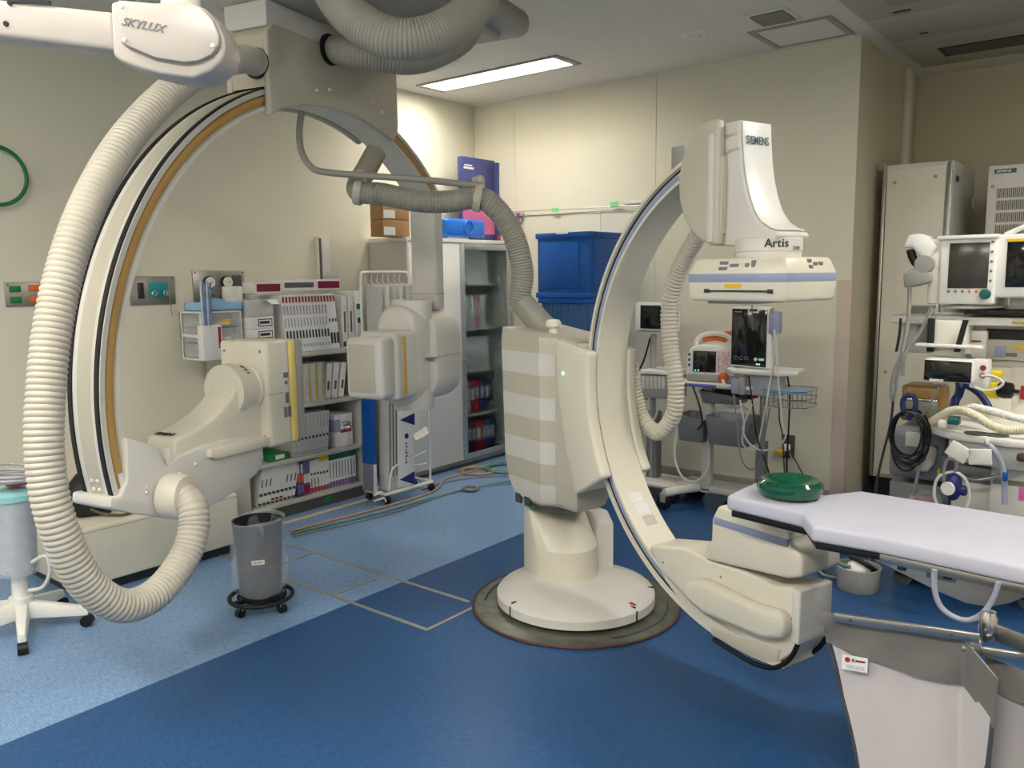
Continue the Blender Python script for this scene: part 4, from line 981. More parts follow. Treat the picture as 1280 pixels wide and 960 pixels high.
for k in range(3):
    r = thing('long_carton', '%s slim grey carton standing left of the blue triangle carton' % ORD[k], 'box', (-4.26, 3.90+k*.031, .085), 0, 'slim cartons in the trolley'); r.rotation_euler = (-.03, 0, 0)
    obj('body', MB().box(-.1, 0, 0, .026, 0, .74, .002), cartong, r); obj('edge_print', MB().box(0, .0014, .008, .018, .1, .70), print_, r)
r = thing('long_carton', 'dark blue carton standing at the left end of the trolley', 'box', (-4.34, 3.83, .08)); r.rotation_euler = (-.02, 0, 0)
obj('body', MB().box(-.12, 0, 0, .028, 0, .78, .002), crateb, r); obj('white_foot', MB().box(-.12, .0015, .0, .0275, .0, .2), carton, r)
r = thing('long_pouch', 'clear long pouch hanging at the right side of the trolley', 'pouch', (-4.25, 4.20, .40)); r.rotation_euler = (.0, 0, 0)
obj('pouch', MB().box(-.03, .0, -.045, .07, .0, .95, .01), pouch, r); obj('print', MB().box(0, .0012, .0, .012, .3, .75), print_, r)
obj('fold', MB().sheet([[(.0, -.06, .06), (.0, .08, .1)], [(.03, -.06, .02), (.03, .08, .05)], [(.05, -.05, .03), (.05, .07, .06)]], .003), pouch, r)

# ================================================================== left foreground
# low white equipment chest behind the ceiling C-arm
wbx = thing('equipment_chest', 'low cream metal chest on the floor under the ceiling C-arm', 'chest', (-4.54, 2.2, 0))
x0_, x1_ = -.36, .36
obj('body', MB().box(x0_, x1_, -.50, .44, .06, .36, .012, 3), cream, wbx)
obj('plinth', MB().box(x0_+.03, x1_-.05, -.46, .4, 0, .06), charcoal, wbx)
obj('lid_seam', MB().box(x0_-.001, x1_+.001, -.501, .441, .338, .341), seamm, wbx)
obj('grey_tape', MB().box(-.1, .2, -.13, -.08, .36, .362), greyp, wbx)
p = at(88, 605, x=-4.6)
bgq = thing('black_bag', 'crumpled black bag lying on the cream chest', 'bag', (-4.45, 1.93, .361))
secs = []
for i, (z, s_) in enumerate(((0, .8), (.03, 1), (.1, .95), (.17, .75), (.22, .5), (.24, .15))):
    secs.append([(.10*s_*math.cos(a)*(1+.18*math.sin(3*a+i)), .13*s_*math.sin(a)*(1+.15*math.cos(2*a+i*1.3)), z) for a in [2*math.pi*k/18 for k in range(18)]])
obj('body', MB().loft(secs), black, bgq)
obj('buckle', MB().box(.085, .1, -.03, .02, .08, .12, .004), dgrey, bgq)
obj('strap', MB().tube([(.1, -.05, .05), (.14, .0, .02), (.2, .08, .008), (.16, .2, .008)], .008, 6), mat('olive_strap', (96, 84, 60), .6), bgq)
# suction canister on a five-star base
c_ = at(22, 800, z=0)
cx_, cy_ = at(24, 745, z=.16).x, at(24, 745, z=.16).y
ST = thing('suction_stand', 'white five-legged stand on black castors with a clear suction canister', 'stand', (-4.02, 1.40, 0)); iS = inv(ST)
leg_ang = [math.atan2((iS(at(*q, z=0))).y, (iS(at(*q, z=0))).x) for q in ((38, 822), (100, 783))]
rr = [(iS(at(*q, z=0))).length for q in ((38, 822), (100, 783))]
a0_ = leg_ang[1]; RL = max(.24, min(.34, sum(rr)/2))
hubz = .13
for k in range(5):
    a = a0_ - k*2*math.pi/5
    d = V(math.cos(a), math.sin(a), 0); e_ = V(-math.sin(a), math.cos(a), 0)
    s0_ = [d*.02+e_*.03+V(0, 0, .07), d*.02-e_*.03+V(0, 0, .07), d*.02-e_*.026+V(0, 0, .15), d*.02+e_*.026+V(0, 0, .15)]
    s1_ = [d*RL+e_*.018+V(0, 0, .055), d*RL-e_*.018+V(0, 0, .055), d*RL-e_*.014+V(0, 0, .095), d*RL+e_*.014+V(0, 0, .095)]
    lg = obj('leg', MB().loft([s0_, s1_], bev=.006), whitec, ST)
    c2 = d*(RL-.01)
    cs = obj('castor', MB().cyl(c2+e_*.02+V(0, 0, .027), c2-e_*.02+V(0, 0, .027), .027, n=20), black, lg)
obj('post', MB().cyl((0, 0, .1), (0, 0, .30), .034).cyl((0, 0, .14), (0, 0, .17), .05), whitec, ST)
cn = obj('canister', MB().lathe([(.0, .29), (.075, .295), (.08, .31), (.092, .62), (.096, .64), (.09, .642), (.086, .62), (.074, .32), (0, .31)], n=36), mat('milky_plastic', (222, 226, 230), .3, var=.06, scale=25, trans=.3, alpha=.92), ST)
obj('canister_base', MB().lathe([(.03, .28), (.085, .285), (.088, .32), (.0, .315)], n=32), clear, cn)
obj('canister_liner', MB().lathe([(0, .32), (.07, .325), (.082, .6), (.06, .63), (0, .635)], n=24), pouch, cn)
obj('canister_lid', MB().lathe([(.1, .63), (.1, .655), (.08, .67), (.03, .68), (0, .68)], n=36), mat('aqua_lid', (150, 210, 212), .35), cn)
obj('red_cap', MB().lathe([(.045, .675), (.045, .70), (.0, .71)], (.02, .02, .02), n=24), red, cn)
for k in range(4):
    obj('coiled_tube', MB().torus((.0, .0, .71+.016*k), .1+.012*(k % 2), .008, (.08*k-.1, .1, 1), 40, 8), mat('tube_clear_grey', (180, 178, 182), .25, var=.05), ST)
obj('side_tube', MB().tube([(.08, .03, .34), (.13, .07, .37), (.14, .08, .30), (.1, .06, .22), (.04, .02, .2)], .009, 8), whitecab, ST)
# waste bin on a dolly
bp = at(327, 752, z=.03)
BN = thing('waste_bin', 'dark grey waste bin wrapped in a clear bag on a round black dolly', 'waste bin', (bp.x, bp.y, 0))
obj('bin_body', MB().lathe([(0, .085), (.098, .085), (.1, .1), (.118, .44), (.121, .445), (.114, .445), (.095, .11), (0, .1)], n=40), mat('bin_grey', (48, 50, 56), .3, var=.05), BN)
sec = []
for i, (z, r_) in enumerate(((.09, .116), (.13, .132), (.2, .136), (.245, .134), (.255, .122), (.29, .122), (.36, .125), (.45, .130), (.458, .128), (.452, .118), (.40, .11), (.30, .104))):
    sec.append([((r_+.004*math.sin(5*a+i)+.003*math.sin(9*a-2*i))*math.cos(a), (r_+.004*math.sin(5*a+i)+.003*math.sin(9*a-2*i))*math.sin(a), z+.006*math.sin(3*a+i)) for a in [2*math.pi*k/48 for k in range(48)]])
obj('clear_bag', MB().loft(sec, cap=False), bagm, BN)
d0 = math.atan2(-bp.y, -bp.x); ca, sa = math.cos(d0), math.sin(d0)
lb = obj('paper_label', MB().box(.130, .132, -.03, .03, .262, .284, mx=Matrix.Rotation(d0-.05, 4, 'Z')), carton, BN)
dv = V(math.cos(d0-.05), math.sin(d0-.05), 0); ev = V(-dv.y, dv.x, 0)
for k in range(5):
    u_ = -.02+k*.0095
    q_ = dv*.1322+ev*u_+V(0, 0, .273); obj('label_mark', MB().box(-.0006, .0006, -.0032, .0032, -.0008, .0008, mx=Matrix.Translation(q_+V(0, 0, .003)) @ Matrix.Rotation(d0-.05, 4, 'Z')).box(-.0006, .0006, -.0009, .0009, -.004, .0035, mx=Matrix.Translation(q_+ev*(.0012*((k % 3)-1))) @ Matrix.Rotation(d0-.05, 4, 'Z')).box(-.0006, .0006, -.0028, .0028, -.0007, .0007, mx=Matrix.Translation(q_-V(0, 0, .003*(k % 2))) @ Matrix.Rotation(d0-.05, 4, 'Z') @ Matrix.Rotation(.5*(k % 3), 4, 'X')), printd, lb)
dl_ = obj('dolly', MB().torus((0, 0, .062), .148, .011, (0, 0, 1), 56, 12).box(-.14, .14, -.012, .012, .055, .075).box(-.012, .012, -.14, .14, .055, .075).cyl((0, 0, .055), (0, 0, .083), .1, n=32), black, BN)
for k in range(4):
    a = d0+.75+k*math.pi/2; c2 = V(.135*math.cos(a), .135*math.sin(a), 0); e_ = V(-math.sin(a), math.cos(a), 0)
    cs = obj('castor', MB().cyl(c2+e_*.012+V(0, 0, .024), c2-e_*.012+V(0, 0, .024), .024, n=18), black, BN); obj('castor_fork', MB().box(c2.x-.012, c2.x+.012, c2.y-.012, c2.y+.012, .03, .058, .003), chrome, cs)
# cables on the floor by the trolley and the cabinet
def floor_cable(qs, m_, r, label, z=None):
    pts = [at(px, py, z=r+.001+(0 if z is None else z)) for px, py in qs]
    o = obj('floor_cable', MB().tube([p-pts[0] for p in pts], r, 8), m_); o.location = pts[0]
    tag(o, label, 'cable')
floor_cable(((363, 664), (420, 649), (475, 635), (520, 622), (545, 612), (556, 599), (575, 593), (610, 583), (650, 577)), copper, .008, 'tan cable running along the bookcase to the cabinet')
floor_cable(((365, 667), (430, 652), (490, 637), (540, 622), (580, 612), (620, 604), (660, 598)), greencab, .007, 'green cable running in front of the bookcase', .0)
floor_cable(((366, 670), (430, 656), (500, 638), (550, 620), (600, 608), (660, 603)), greycab, .006, 'outer grey cable running in front of the bookcase')
floor_cable(((528, 612), (560, 602), (595, 597), (640, 594)), greycab, .006, 'short grey cable near the trolley castor')
def coil(q, R, r, m_, n, label, sq=1.0):
    c = at(*q, z=0); t_ = thing('cable_coil', label, 'cable', (c.x, c.y, 0))
    for k in range(n): obj('loop', MB().torus((.012*math.sin(k*2.1), .012*math.cos(k*1.7), r+.6*r*k), R*(1-.03*k), r, (.03*math.sin(k), .03*math.cos(k), 1), 40, 8), m_, t_)
coil((587, 613), .055, .012, greycab, 2, 'small grey cable ring on the light floor')
coil((597, 590), .13, .007, copper, 3, 'tan cable coil on the floor by the cabinet')
coil((632, 587), .16, .008, greencab, 4, 'green cable coil beside the floor column')

# blue crates in the corner
cr = thing('blue_crate', 'tall dark blue folding crate at the top of the stack by the back wall', 'crate', (-3.72, 5.40, 1.425))
cr.rotation_euler = (0, 0, -.02)
wx, dy = .245, .28
cr.location = (-3.665, 5.46, 1.425)
obj('body', MB().box(-wx, wx, -dy+.04, dy, 0, .49, .008), crateb, cr)
obj('rim', MB().box(-wx-.012, wx+.012, -dy+.028, dy, .455, .497, .006), crateb, cr); obj('lower_rim', MB().box(-wx-.012, wx+.012, -dy+.028, dy, -.002, .04, .006), crateb, cr)
obj('front_panel', MB().box(-wx+.03, wx-.09, -dy+.033, -dy+.041, .07, .43, .004), crateb, cr)
for z0, z1 in ((.06, .24), (.255, .44)): obj('side_panel', MB().box(wx-.002, wx+.007, -dy+.09, dy-.04, z0, z1, .004), crateb, cr)
obj('paper_tag', MB().box(-.05, .06, -dy+.025, -dy+.03, .485, .5), carton, cr)
for k in range(4): obj('rim_hole', MB().box(wx+.011, wx+.014, -dy+.1+.1*k, -dy+.13+.1*k, .468, .478), black, cr)
names = ['pale blue ribbed translucent crate under the dark blue crate', 'second translucent crate down in the stack behind the column', 'third translucent crate down in the stack behind the column', 'bottom translucent crate of the stack behind the column']
for k in range(4):
    z = 1.07-.356*k
    t_ = thing('blue_crate', names[k], 'crate', (-3.665, 5.46, max(z, .0)), -.02, 'translucent crates in the corner')
    obj('body', MB().box(-wx+.02, wx-.02, -dy+.06, dy-.02, .0, .31, .006), cratet, t_)
    obj('rim', MB().box(-wx, wx, -dy+.04, dy, .31, .352, .006), crateb, t_)
    rib = mesh_of(MB().box(-.004, .004, -.006, 0, .02, .31), cratet, 'rib')
    for j in range(12):
        o = link('rib', rib, t_); o.location = (-wx+.05+j*.04, -dy+.06, 0)

# ================================================================== carts by the back wall
def castor(par, x, y, m_=black, r=.05):
    c = obj('castor', MB().cyl((x, y-.016, r), (x, y+.016, r), r, n=20), m_, par); obj('castor_fork', MB().box(x-.02, x+.02, y-.024, y+.024, r+.005, r*2+.02, .006), greyp, c); return c
# 1: pole with a small monitor (leftmost)
MT = thing('monitor_stand', 'grey pole stand with a small white-framed dark monitor behind the hose', 'monitor stand', (-2.86, 5.22, 0)); iM = inv(MT)
def box_px(par, inv_, q0, q1, y, d, m_, nm, bev=.006, seg=2, yrot=0):
    a, b = inv_(at(*q0, y=y)), inv_(at(*q1, y=y))
    return obj(nm, MB().box(min(a.x, b.x), max(a.x, b.x), a.y, a.y+d, min(a.z, b.z), max(a.z, b.z), bev, seg), m_, par)
mo = box_px(MT, iM, (794, 378), (846, 416), 5.12, .06, whitec, 'monitor_case', .01)
sc_ = box_px(MT, iM, (800.5, 381.5), (846, 412), 5.115, .01, gloss, 'screen', .001); sc_.parent = mo
box_px(MT, iM, (797, 413), (846, 415.5), 5.113, .01, charcoal, 'button_bar', .001).parent = mo
obj('pole', MB().cyl(iM(at(817, 417, y=5.2)), V(iM(at(817, 417, y=5.2)).x, iM(at(817, 417, y=5.2)).y, .12), .022, n=18), greyp, MT)
px_ = iM(at(817, 417, y=5.2)).x
obj('lower_column', MB().box(px_-.045, px_+.045, -.04, .04, .1, .62, .01), midgrey, MT)
obj('yellow_tag', MB().box(px_-.06, px_-.02, -.065, -.05, .70, .75, .003), yellow, MT)
bq = box_px(MT, iM, (800, 468), (842, 500), 5.08, .2, greyp, 'basket', .01)
box_px(MT, iM, (800, 462), (842, 470), 5.06, .24, whitec, 'tray', .006)
for k in range(6):
    box_px(MT, iM, (802+k*5, 470), (805.5+k*5, 486), 5.075, .01, beige2, 'drawer_slot', .001).parent = bq
obj('white_cable', MB().tube([(px_-.02, -.07, .86), (px_-.12, -.08, .78), (px_-.14, -.08, .65), (px_-.04, -.08, .54), (px_+.06, -.08, .60), (px_+.06, -.08, .78), (px_, -.07, .86)], .008), whitecab, MT)
obj('black_cable', MB().tube([(px_-.02, -.03, 1.15), (px_-.06, -.04, 1.0), (px_-.10, -.04, .92), (px_-.15, -.04, .86)], .007), black, MT)
obj('base', MB().box(-.22, .25, -.16, .14, .09, .13, .02, 3), beige2, MT)
for x, y in ((-.18, -.13), (.22, -.13), (-.18, .12), (.22, .12)): castor(MT, x, y, black, .045)
# 2: emergency cart with defibrillator and grey bins
DC = thing('defibrillator_cart', 'white cart with blue-edged tray and grey hanging bins by the back wall', 'cart', (-2.33, 5.15, 0)); iD = inv(DC)
tray = obj('tray', MB().box(-.26, .30, -.19, .2, .855, .885, .01, 3), beige2, DC)
obj('blue_edge', MB().box(-.24, .06, -.225, -.185, .86, .88, .008, 3), mat('cart_blue', (84, 92, 160), .35), tray)
pxx = iD(at(885, 540, y=5.15)).x
obj('post', MB().box(pxx-.035, pxx+.035, -.03, .03, .1, .86, .006), beige2, DC)
obj('base', MB().box(-.3, .34, -.03, .2, .10, .15, .02, 3), beige2, DC)
for sx in (-.28, .24):
    obj('base_leg', MB().tube([(sx+.14, .0, .125), (sx+.05, -.13, .12), (sx, -.24, .115)], .03, 12), whitec, DC)
for x, y in ((-.28, -.25), (.24, -.25), (-.22, .15), (.27, .15)): castor(DC, x, y, black, .05)
def hung_bin(nm, q0, q1, y, label, dep=.2):
    a, b = iD(at(*q0, y=y)), iD(at(*q1, y=y)); w_ = (b.x-a.x)/2; cx = (a.x+b.x)/2; h = a.z-b.z
    s0_ = [(cx-w_*.85, a.y+.02, b.z), (cx+w_*.8, a.y+.02, b.z), (cx+w_*.8, a.y+dep, b.z), (cx-w_*.85, a.y+dep, b.z)]
    s1_ = [(cx-w_, a.y, a.z), (cx+w_, a.y, a.z-.03), (cx+w_, a.y+dep, a.z), (cx-w_, a.y+dep, a.z)]
    s2_ = [(cx-w_+.012, a.y+.012, a.z), (cx+w_-.012, a.y+.012, a.z-.03), (cx+w_-.012, a.y+dep-.012, a.z), (cx-w_+.012, a.y+dep-.012, a.z)]
    s3_ = [(cx-w_*.8, a.y+.04, b.z+.02), (cx+w_*.75, a.y+.04, b.z+.02), (cx+w_*.75, a.y+dep-.02, b.z+.02), (cx-w_*.8, a.y+dep-.02, b.z+.02)]
    o = obj(nm, MB().loft([s0_, s1_, s2_, s3_], bev=.005), mat('bin_mid_grey', (122, 124, 126), .45), DC)
    o['label'] = label; return o, cx, a, w_
hung_bin('hanging_bin', (845, 517), (879, 555), 5.02, 'left grey hanging bin')
b2, cx, a_, w_ = hung_bin('hanging_bin', (881, 519), (936, 562), 4.98, 'large grey hanging bin with bag', .22)
sec = []
for i, (z, r_) in enumerate(((-.06, .8), (.0, .95), (.04, .8), (.06, .4), (.05, .1))): sec.append([(cx+w_*r_*math.cos(a)*(1+.1*math.sin(4*a+i)), a_.y+.11+.09*r_*math.sin(a), a_.z+z+.01*math.sin(5*a+i)) for a in [2*math.pi*k/20 for k in range(20)]])
obj('bin_bag', MB().loft(sec), bagm, b2)
hung_bin('hanging_bin', (873, 487), (924, 508), 5.06, 'dark bin under the tray', .2)
obj('white_tube', MB().tube([(-.26, -.1, .55), (-.27, -.12, .35), (-.2, -.14, .22), (-.1, -.14, .2), (-.02, -.12, .3), (-.03, -.1, .48)], .008), whitecab, DC)
obj('black_cable', MB().tube([(-.12, -.17, .86), (-.06, -.19, .74), (-.04, -.18, .62), (-.1, -.12, .56)], .006), black, DC)
DF = thing('defibrillator', 'white defibrillator with orange handle and dial on the blue-edged tray', 'defibrillator', (DC.location.x-.03, DC.location.y-.02, .886)); iF = inv(DF)
DF.rotation_euler = (0, 0, .12)
bod = MB(); bod.prism([(-.155, .0), (.155, .0), (.165, .06), (.16, .17), (.135, .225), (.08, .245), (-.08, .245), (-.135, .225), (-.16, .17), (-.165, .06)], -.11, .11, bev=.014, seg=3)
bo = obj('body', bod, whitec, DF)
obj('base_strip', MB().box(-.155, .155, -.116, -.1, .004, .05, .004), greyp, bo)
hd = obj('carry_handle', MB().tube([(-.13, -.02, .2), (-.12, -.02, .27), (-.07, -.02, .305), (.0, -.02, .315), (.07, -.02, .305), (.12, -.02, .27), (.14, -.02, .2)], .017, 12), whitec, DF)
obj('orange_grip', MB().tube([(-.08, -.02, .27), (.0, -.02, .285), (.08, -.02, .272)], .016, 10), orange, DF)
obj('orange_paddle', MB().tube([(.02, .06, .30), (.09, .07, .31), (.16, .08, .285), (.21, .08, .27)], .02, 10), orange, DF)
sc_ = obj('screen', MB().box(-.115, .04, -.116, -.105, .065, .205, .003), gloss, DF)
for k, m_ in ((0, ledm), (1, ledm), (3, orange)): obj('indicator', MB().box(-.10+k*.02, -.094+k*.02, -.118, -.115, .073, .078), m_, sc_)
obj('control_panel', MB().box(.05, .135, -.115, -.105, .075, .215, .004), mat('pale_pink_panel', (222, 196, 196), .4, var=.3, scale=60), DF)
obj('orange_dial', MB().lathe([(.034, 0), (.034, .012), (.022, .022), (0, .024)], (.095, -.114, .038), (0, -1, 0), 24), orange, DF)
for k in range(3): obj('button', MB().box(-.15, -.135, -.116, -.108, .1+k*.035, .118+k*.035, .003), dgrey, DF)
# 3: vital-signs monitor on a pole
VS = thing('vital_signs_stand', 'pole stand with white tray carrying cables beside the cart', 'monitor stand', (-1.97, 5.08, 0)); iV = inv(VS)
VY = 5.0
cxp = iV(at(953, 540, y=5.08)).x
obj('pole', MB().cyl((cxp, 0, .05), (cxp, 0, .95), .02, n=18), steel, VS)
obj('lower_pole', MB().box(cxp-.032, cxp+.032, -.03, .03, .05, .52, .006), midgrey, VS)
for k in range(5):
    a = k*2*math.pi/5+.3; d = V(math.cos(a), math.sin(a), 0)
    lg = obj('leg', MB().tube([V(cxp, 0, .1), V(cxp, 0, .09)+d*.14, V(cxp, 0, .08)+d*.27], .02, 10), midgrey, VS); obj('castor', MB().cyl(V(cxp, 0, .03)+d*.27+V(0, .015, 0), V(cxp, 0, .03)+d*.27-V(0, .015, 0), .03, n=16), black, lg)
a_, b_ = iV(at(900, 458, y=VY)), iV(at(996, 458, y=VY))
tz = .985
ty = obj('tray', MB().prism([(a_.x, -.02), (a_.x+.12, -.16), (b_.x-.1, -.16), (b_.x, -.06), (b_.x-.02, .12), (a_.x+.1, .14)], tz-.02, tz+.01, U=(1, 0, 0), Vv=(0, 1, 0), N=(0, 0, 1), bev=.008), whitec, VS)
obj('tray_handle', MB().tube([(a_.x+.02, -.04, tz), (a_.x+.01, -.06, tz-.06), (a_.x+.04, -.08, tz-.11)], .011, 8), whitec, ty)
box_px(VS, iV, (929, 462), (972, 497), 4.98, .14, mat('milky_bin', (196, 198, 206), .3, trans=.2), 'cable_bin', .012)
for (q0, q1, m_) in (((914, 473), (922, 492), bluest), ((922, 471), (930, 494), greyp)): box_px(VS, iV, q0, q1, 4.93, .04, m_, 'sensor_holder', .006)
obj('red_clamp', MB().box(cxp-.09, cxp-.03, -.05, .0, .80, .83, .005), red, VS); obj('dark_clamp', MB().box(cxp-.12, cxp-.06, -.05, .02, .79, .84, .005), charcoal, VS)
# wire basket with blue sheet
bx0, bx1 = iV(at(962, 490, y=5.05)).x, iV(at(1010, 490, y=5.05)).x
bk2 = link('wire_basket', None, VS); zb0, zb1 = .775, .875
for z in (zb0, (zb0+zb1)/2, zb1):
    obj('basket_wire', MB().tube([(bx0, -.12, z), (bx1, -.12, z), (bx1, .12, z), (bx0, .12, z)], .003, 6, True, smooth=True), chrome, bk2)
for k in range(9):
    x = bx0+(bx1-bx0)*k/8; obj('basket_wire', MB().tube([(x, -.125, zb1), (x, -.12, zb0), (x, .12, zb0), (x, .125, zb1)], .0022, 6, smooth=False), chrome, bk2)
obj('blue_sheet', MB().box(bx0+.01, bx1-.01, -.11, .11, zb1-.02, zb1-.005, .004), bluepaper, bk2)
VM = thing('vital_signs_monitor', 'portable monitor with large black screen standing on the pole tray', 'monitor', iV(at(940, 450, y=VY))+VS.location)
VM.location = (at(938, 440, y=VY).x, VY+.02, tz+.012); VM.rotation_euler = (0, 0, .1); iVM = inv(VM)
H_ = at(938, 385, y=VY).z-tz-.012; W_ = .165*.78
vb = obj('case', MB().prism([(-W_, .012), (W_*.98, 0), (W_*.95, H_-.005), (W_*.9, H_+.005), (-W_*.9, H_+.008), (-W_, H_)], -.02, .05, bev=.008), whitec, VM)
obj('screen', MB().prism([(-W_+.004, .02), (W_-.03, .01), (W_-.03, H_-.012), (-W_+.004, H_-.004)], -.026, -.018, bev=.003), gloss, VM)
for k in range(3): obj('key_icon', MB().torus((-W_+.035+k*.034, -.027, .065), .011, .0018, (0, 1, 0), 16, 6), midgrey, VM)
obj('round_key', MB().lathe([(.011, 0), (.011, .002), (0, .002)], (W_-.095, -.026, .06), (0, -1, 0), 16), whitec, VM); obj('oval_key', MB().box(W_-.078, W_-.04, -.028, -.02, .05, .068, .006), whitec, VM)
obj('paper_label', MB().box(-.02, .045, -.029, -.02, H_-.03, H_+.004), carton, VM); obj('label_print', MB().box(-.012, .038, -.0295, -.028, H_-.022, H_-.006), printd, VM)
for k in range(2): obj('indicator', MB().box(W_-.09+k*.015, W_-.083+k*.015, -.028, -.02, .026, .031), ledm, VM)
obj('maker_print', MB().box(-W_+.018, -W_+.068, -.0275, -.025, H_-.028, H_-.02), midgrey, VM)
pb = obj('probe_holder', MB().box(W_-.02, W_+.05, -.03, .03, H_-.16, H_-.02, .01), bluest, VM); obj('probe', MB().cyl((W_+.01, -.02, H_-.03), (W_+.0, -.03, H_+.0), .012), greyp, pb)
# hanging leads: each its own thing
def lead(qs, y, m_, r, label):
    pts = [at(px, py, y=y) for px, py in qs]; o = obj('hanging_lead', MB().tube([p-pts[0] for p in pts], r, 8), m_); o.location = pts[0]; tag(o, label, 'cable')
lead(((968, 412), (968, 450), (962, 480), (957, 510), (951, 540), (945, 562), (935, 562), (928, 552), (930, 530), (925, 500)), 4.9, whitecab, .006, 'white lead looping from the probe holder under the pole tray')
lead(((970, 420), (972, 460), (978, 530), (982, 545), (975, 556), (962, 562), (948, 562), (935, 552), (929, 535), (940, 505)), 4.88, whitecab, .006, 'pale double lead looping across the pole')
lead(((917, 492), (921, 530), (924, 560), (930, 580), (940, 587), (949, 578), (955, 550), (962, 510)), 4.87, greycab, .005, 'grey lead hanging lowest in a loop under the pole tray')
lead(((936, 470), (940, 500), (946, 545), (958, 580), (963, 598), (966, 612)), 4.89, black, .005, 'black lead running down beside the pole')
lead(((982, 460), (987, 490), (986, 530), (984, 570), (983, 600)), 5.2, black, .006, 'black power lead hanging toward the wall outlet')
lead(((976, 470), (974, 520), (978, 545), (981, 600)), 5.2, dgrey, .005, 'dark grey power lead beside the wall outlet')
lead(((986, 562), (992, 580), (998, 598), (1002, 640)), 5.7, whitecab, .006, 'short white lead below the wall outlet')
lead(((984, 560), (992, 572), (1001, 588), (1010, 606)), 5.69, dgrey, .005, 'dark lead slanting down from the wall outlet')

# ================================================================== patient table
TZ = .85
def TP(px, py, z=TZ): p = at(px, py, z=z); return (p.x, p.y)
TB = thing('patient_table', 'patient table with black top and white underbody at the right', 'table', (-.35, 2.62, 0)); iT = inv(TB)
outl = [TP(908, 619), TP(1003, 641), TP(1015, 657), TP(1099, 671), TP(1280, 708)]
dn = Vector((outl[4][0]-outl[3][0], outl[4][1]-outl[3][1])).normalized()
far = [TP(1280, 645), TP(1075, 613), TP(1030, 618), TP(944, 602)]
df = Vector((far[0][0]-far[1][0], far[0][1]-far[1][1])).normalized()
ext_n = (outl[4][0]+dn.x*1.2, outl[4][1]+dn.y*1.2); ext_f = (far[0][0]+df.x*1.2, far[0][1]+df.y*1.2)
poly = outl + [ext_n, ext_f] + far
def toloc(P): return [tuple(iT((x, y, 0)).xy) for x, y in P]
pl = toloc(poly)
XY = dict(U=(1, 0, 0), Vv=(0, 1, 0), N=(0, 0, 1))
def shrink(P, k):
    c = Vector((sum(p[0] for p in P)/len(P), sum(p[1] for p in P)/len(P)))
    out = []
    n = len(P)
    for i in range(n):
        a, b, d = Vector(P[i-1]), Vector(P[i]), Vector(P[(i+1) % n])
        e1 = (b-a).normalized(); e2 = (d-b).normalized(); nn = (Vector((-e1.y, e1.x))+Vector((-e2.y, e2.x)))
        out.append(tuple(b+nn.normalized()*k))
    return out
sgn = 1 if sum(pl[i][0]*pl[(i+1) % len(pl)][1]-pl[(i+1) % len(pl)][0]*pl[i][1] for i in range(len(pl))) > 0 else -1
obj('table_top', MB().prism(shrink(pl, .018*sgn), TZ-.075, TZ-.052, bev=.003, **XY), black, TB)
obj('edge_rail', MB().prism(shrink(pl, .012*sgn)[3:6]+shrink(pl, .03*sgn)[3:6][::-1], TZ-.078, TZ-.053, bev=.002, **XY), steel, TB)
MT_ = thing('mattress', 'pale lilac-grey vinyl mattress on the patient table', 'mattress', (-.35, 2.62, TZ-.051))
obj('pad', MB().prism(pl, 0, .051, bev=.012, seg=3, **XY), sheetm, MT_, ang=60)
pz = iT(at(1096, 678, z=TZ-.02)); obj('grey_patch', MB().box(pz.x-.02, pz.x+.012, pz.y-.004, pz.y+.004, .008, .04), greyp, MT_)
# underbody
def U3(px, py, z): return iT(at(px, py, z=z))
ub = []
prof_ = [(1071, 690, .70), (1090, 702, .66), (1130, 722, .62), (1170, 742, .585), (1205, 757, .565), (1235, 762, .56), (1262, 757, .57), (1290, 745, .6)]
secs = []
for px, py, z in prof_:
    q = U3(px, py, z); zt = TZ-.10
    secs.append([(q.x, q.y+.02, z), (q.x, q.y-.0, min(zt, z+.05)), (q.x, q.y-.0, zt), (q.x, q.y+.34, zt), (q.x, q.y+.34, z+.02), (q.x, q.y+.3, z)])
q = secs[-1]; secs.append([(x+.9, y-.05, z) for x, y, z in q])
obj('underbody', MB().loft(secs, bev=.006), whitec, TB)
obj('pedestal', MB().box(.15, .6, -.02, .42, 0, .62, .03, 3), beige2, TB)
obj('pedestal_foot', MB().box(.02, .75, -.1, .5, 0, .05, .02, 3), charcoal, TB)
obj('support_column', MB().box(-.25, .9, .0, .3, TZ-.11, TZ-.074, .004), dgrey, TB)
q = U3(1130, 702, .70); obj('green_clip', MB().box(q.x-.012, q.x+.012, q.y-.03, q.y-.01, .68, .74), dgreen, TB)
q = U3(1188, 712, .70); obj('latch', MB().box(q.x-.012, q.x+.012, q.y-.04, q.y-.02, .68, .73, .003), navy, TB); obj('latch_plate', MB().box(q.x-.06, q.x+.02, q.y-.03, q.y-.005, .67, .685, .003), greyp, TB)
# gel head ring
gp = at(987, 618, z=TZ+.005)
gr = single('gel_head_ring', MB().lathe([(.035, .004), (.075, .0), (.1, .008), (.109, .028), (.105, .048), (.092, .058), (.08, .056), (.06, .045), (.035, .034), (.0, .03), (.0, .004)], n=48), gelm, 'glossy dark green gel head ring on the mattress', 'head ring', (gp.x, gp.y, TZ+.001))
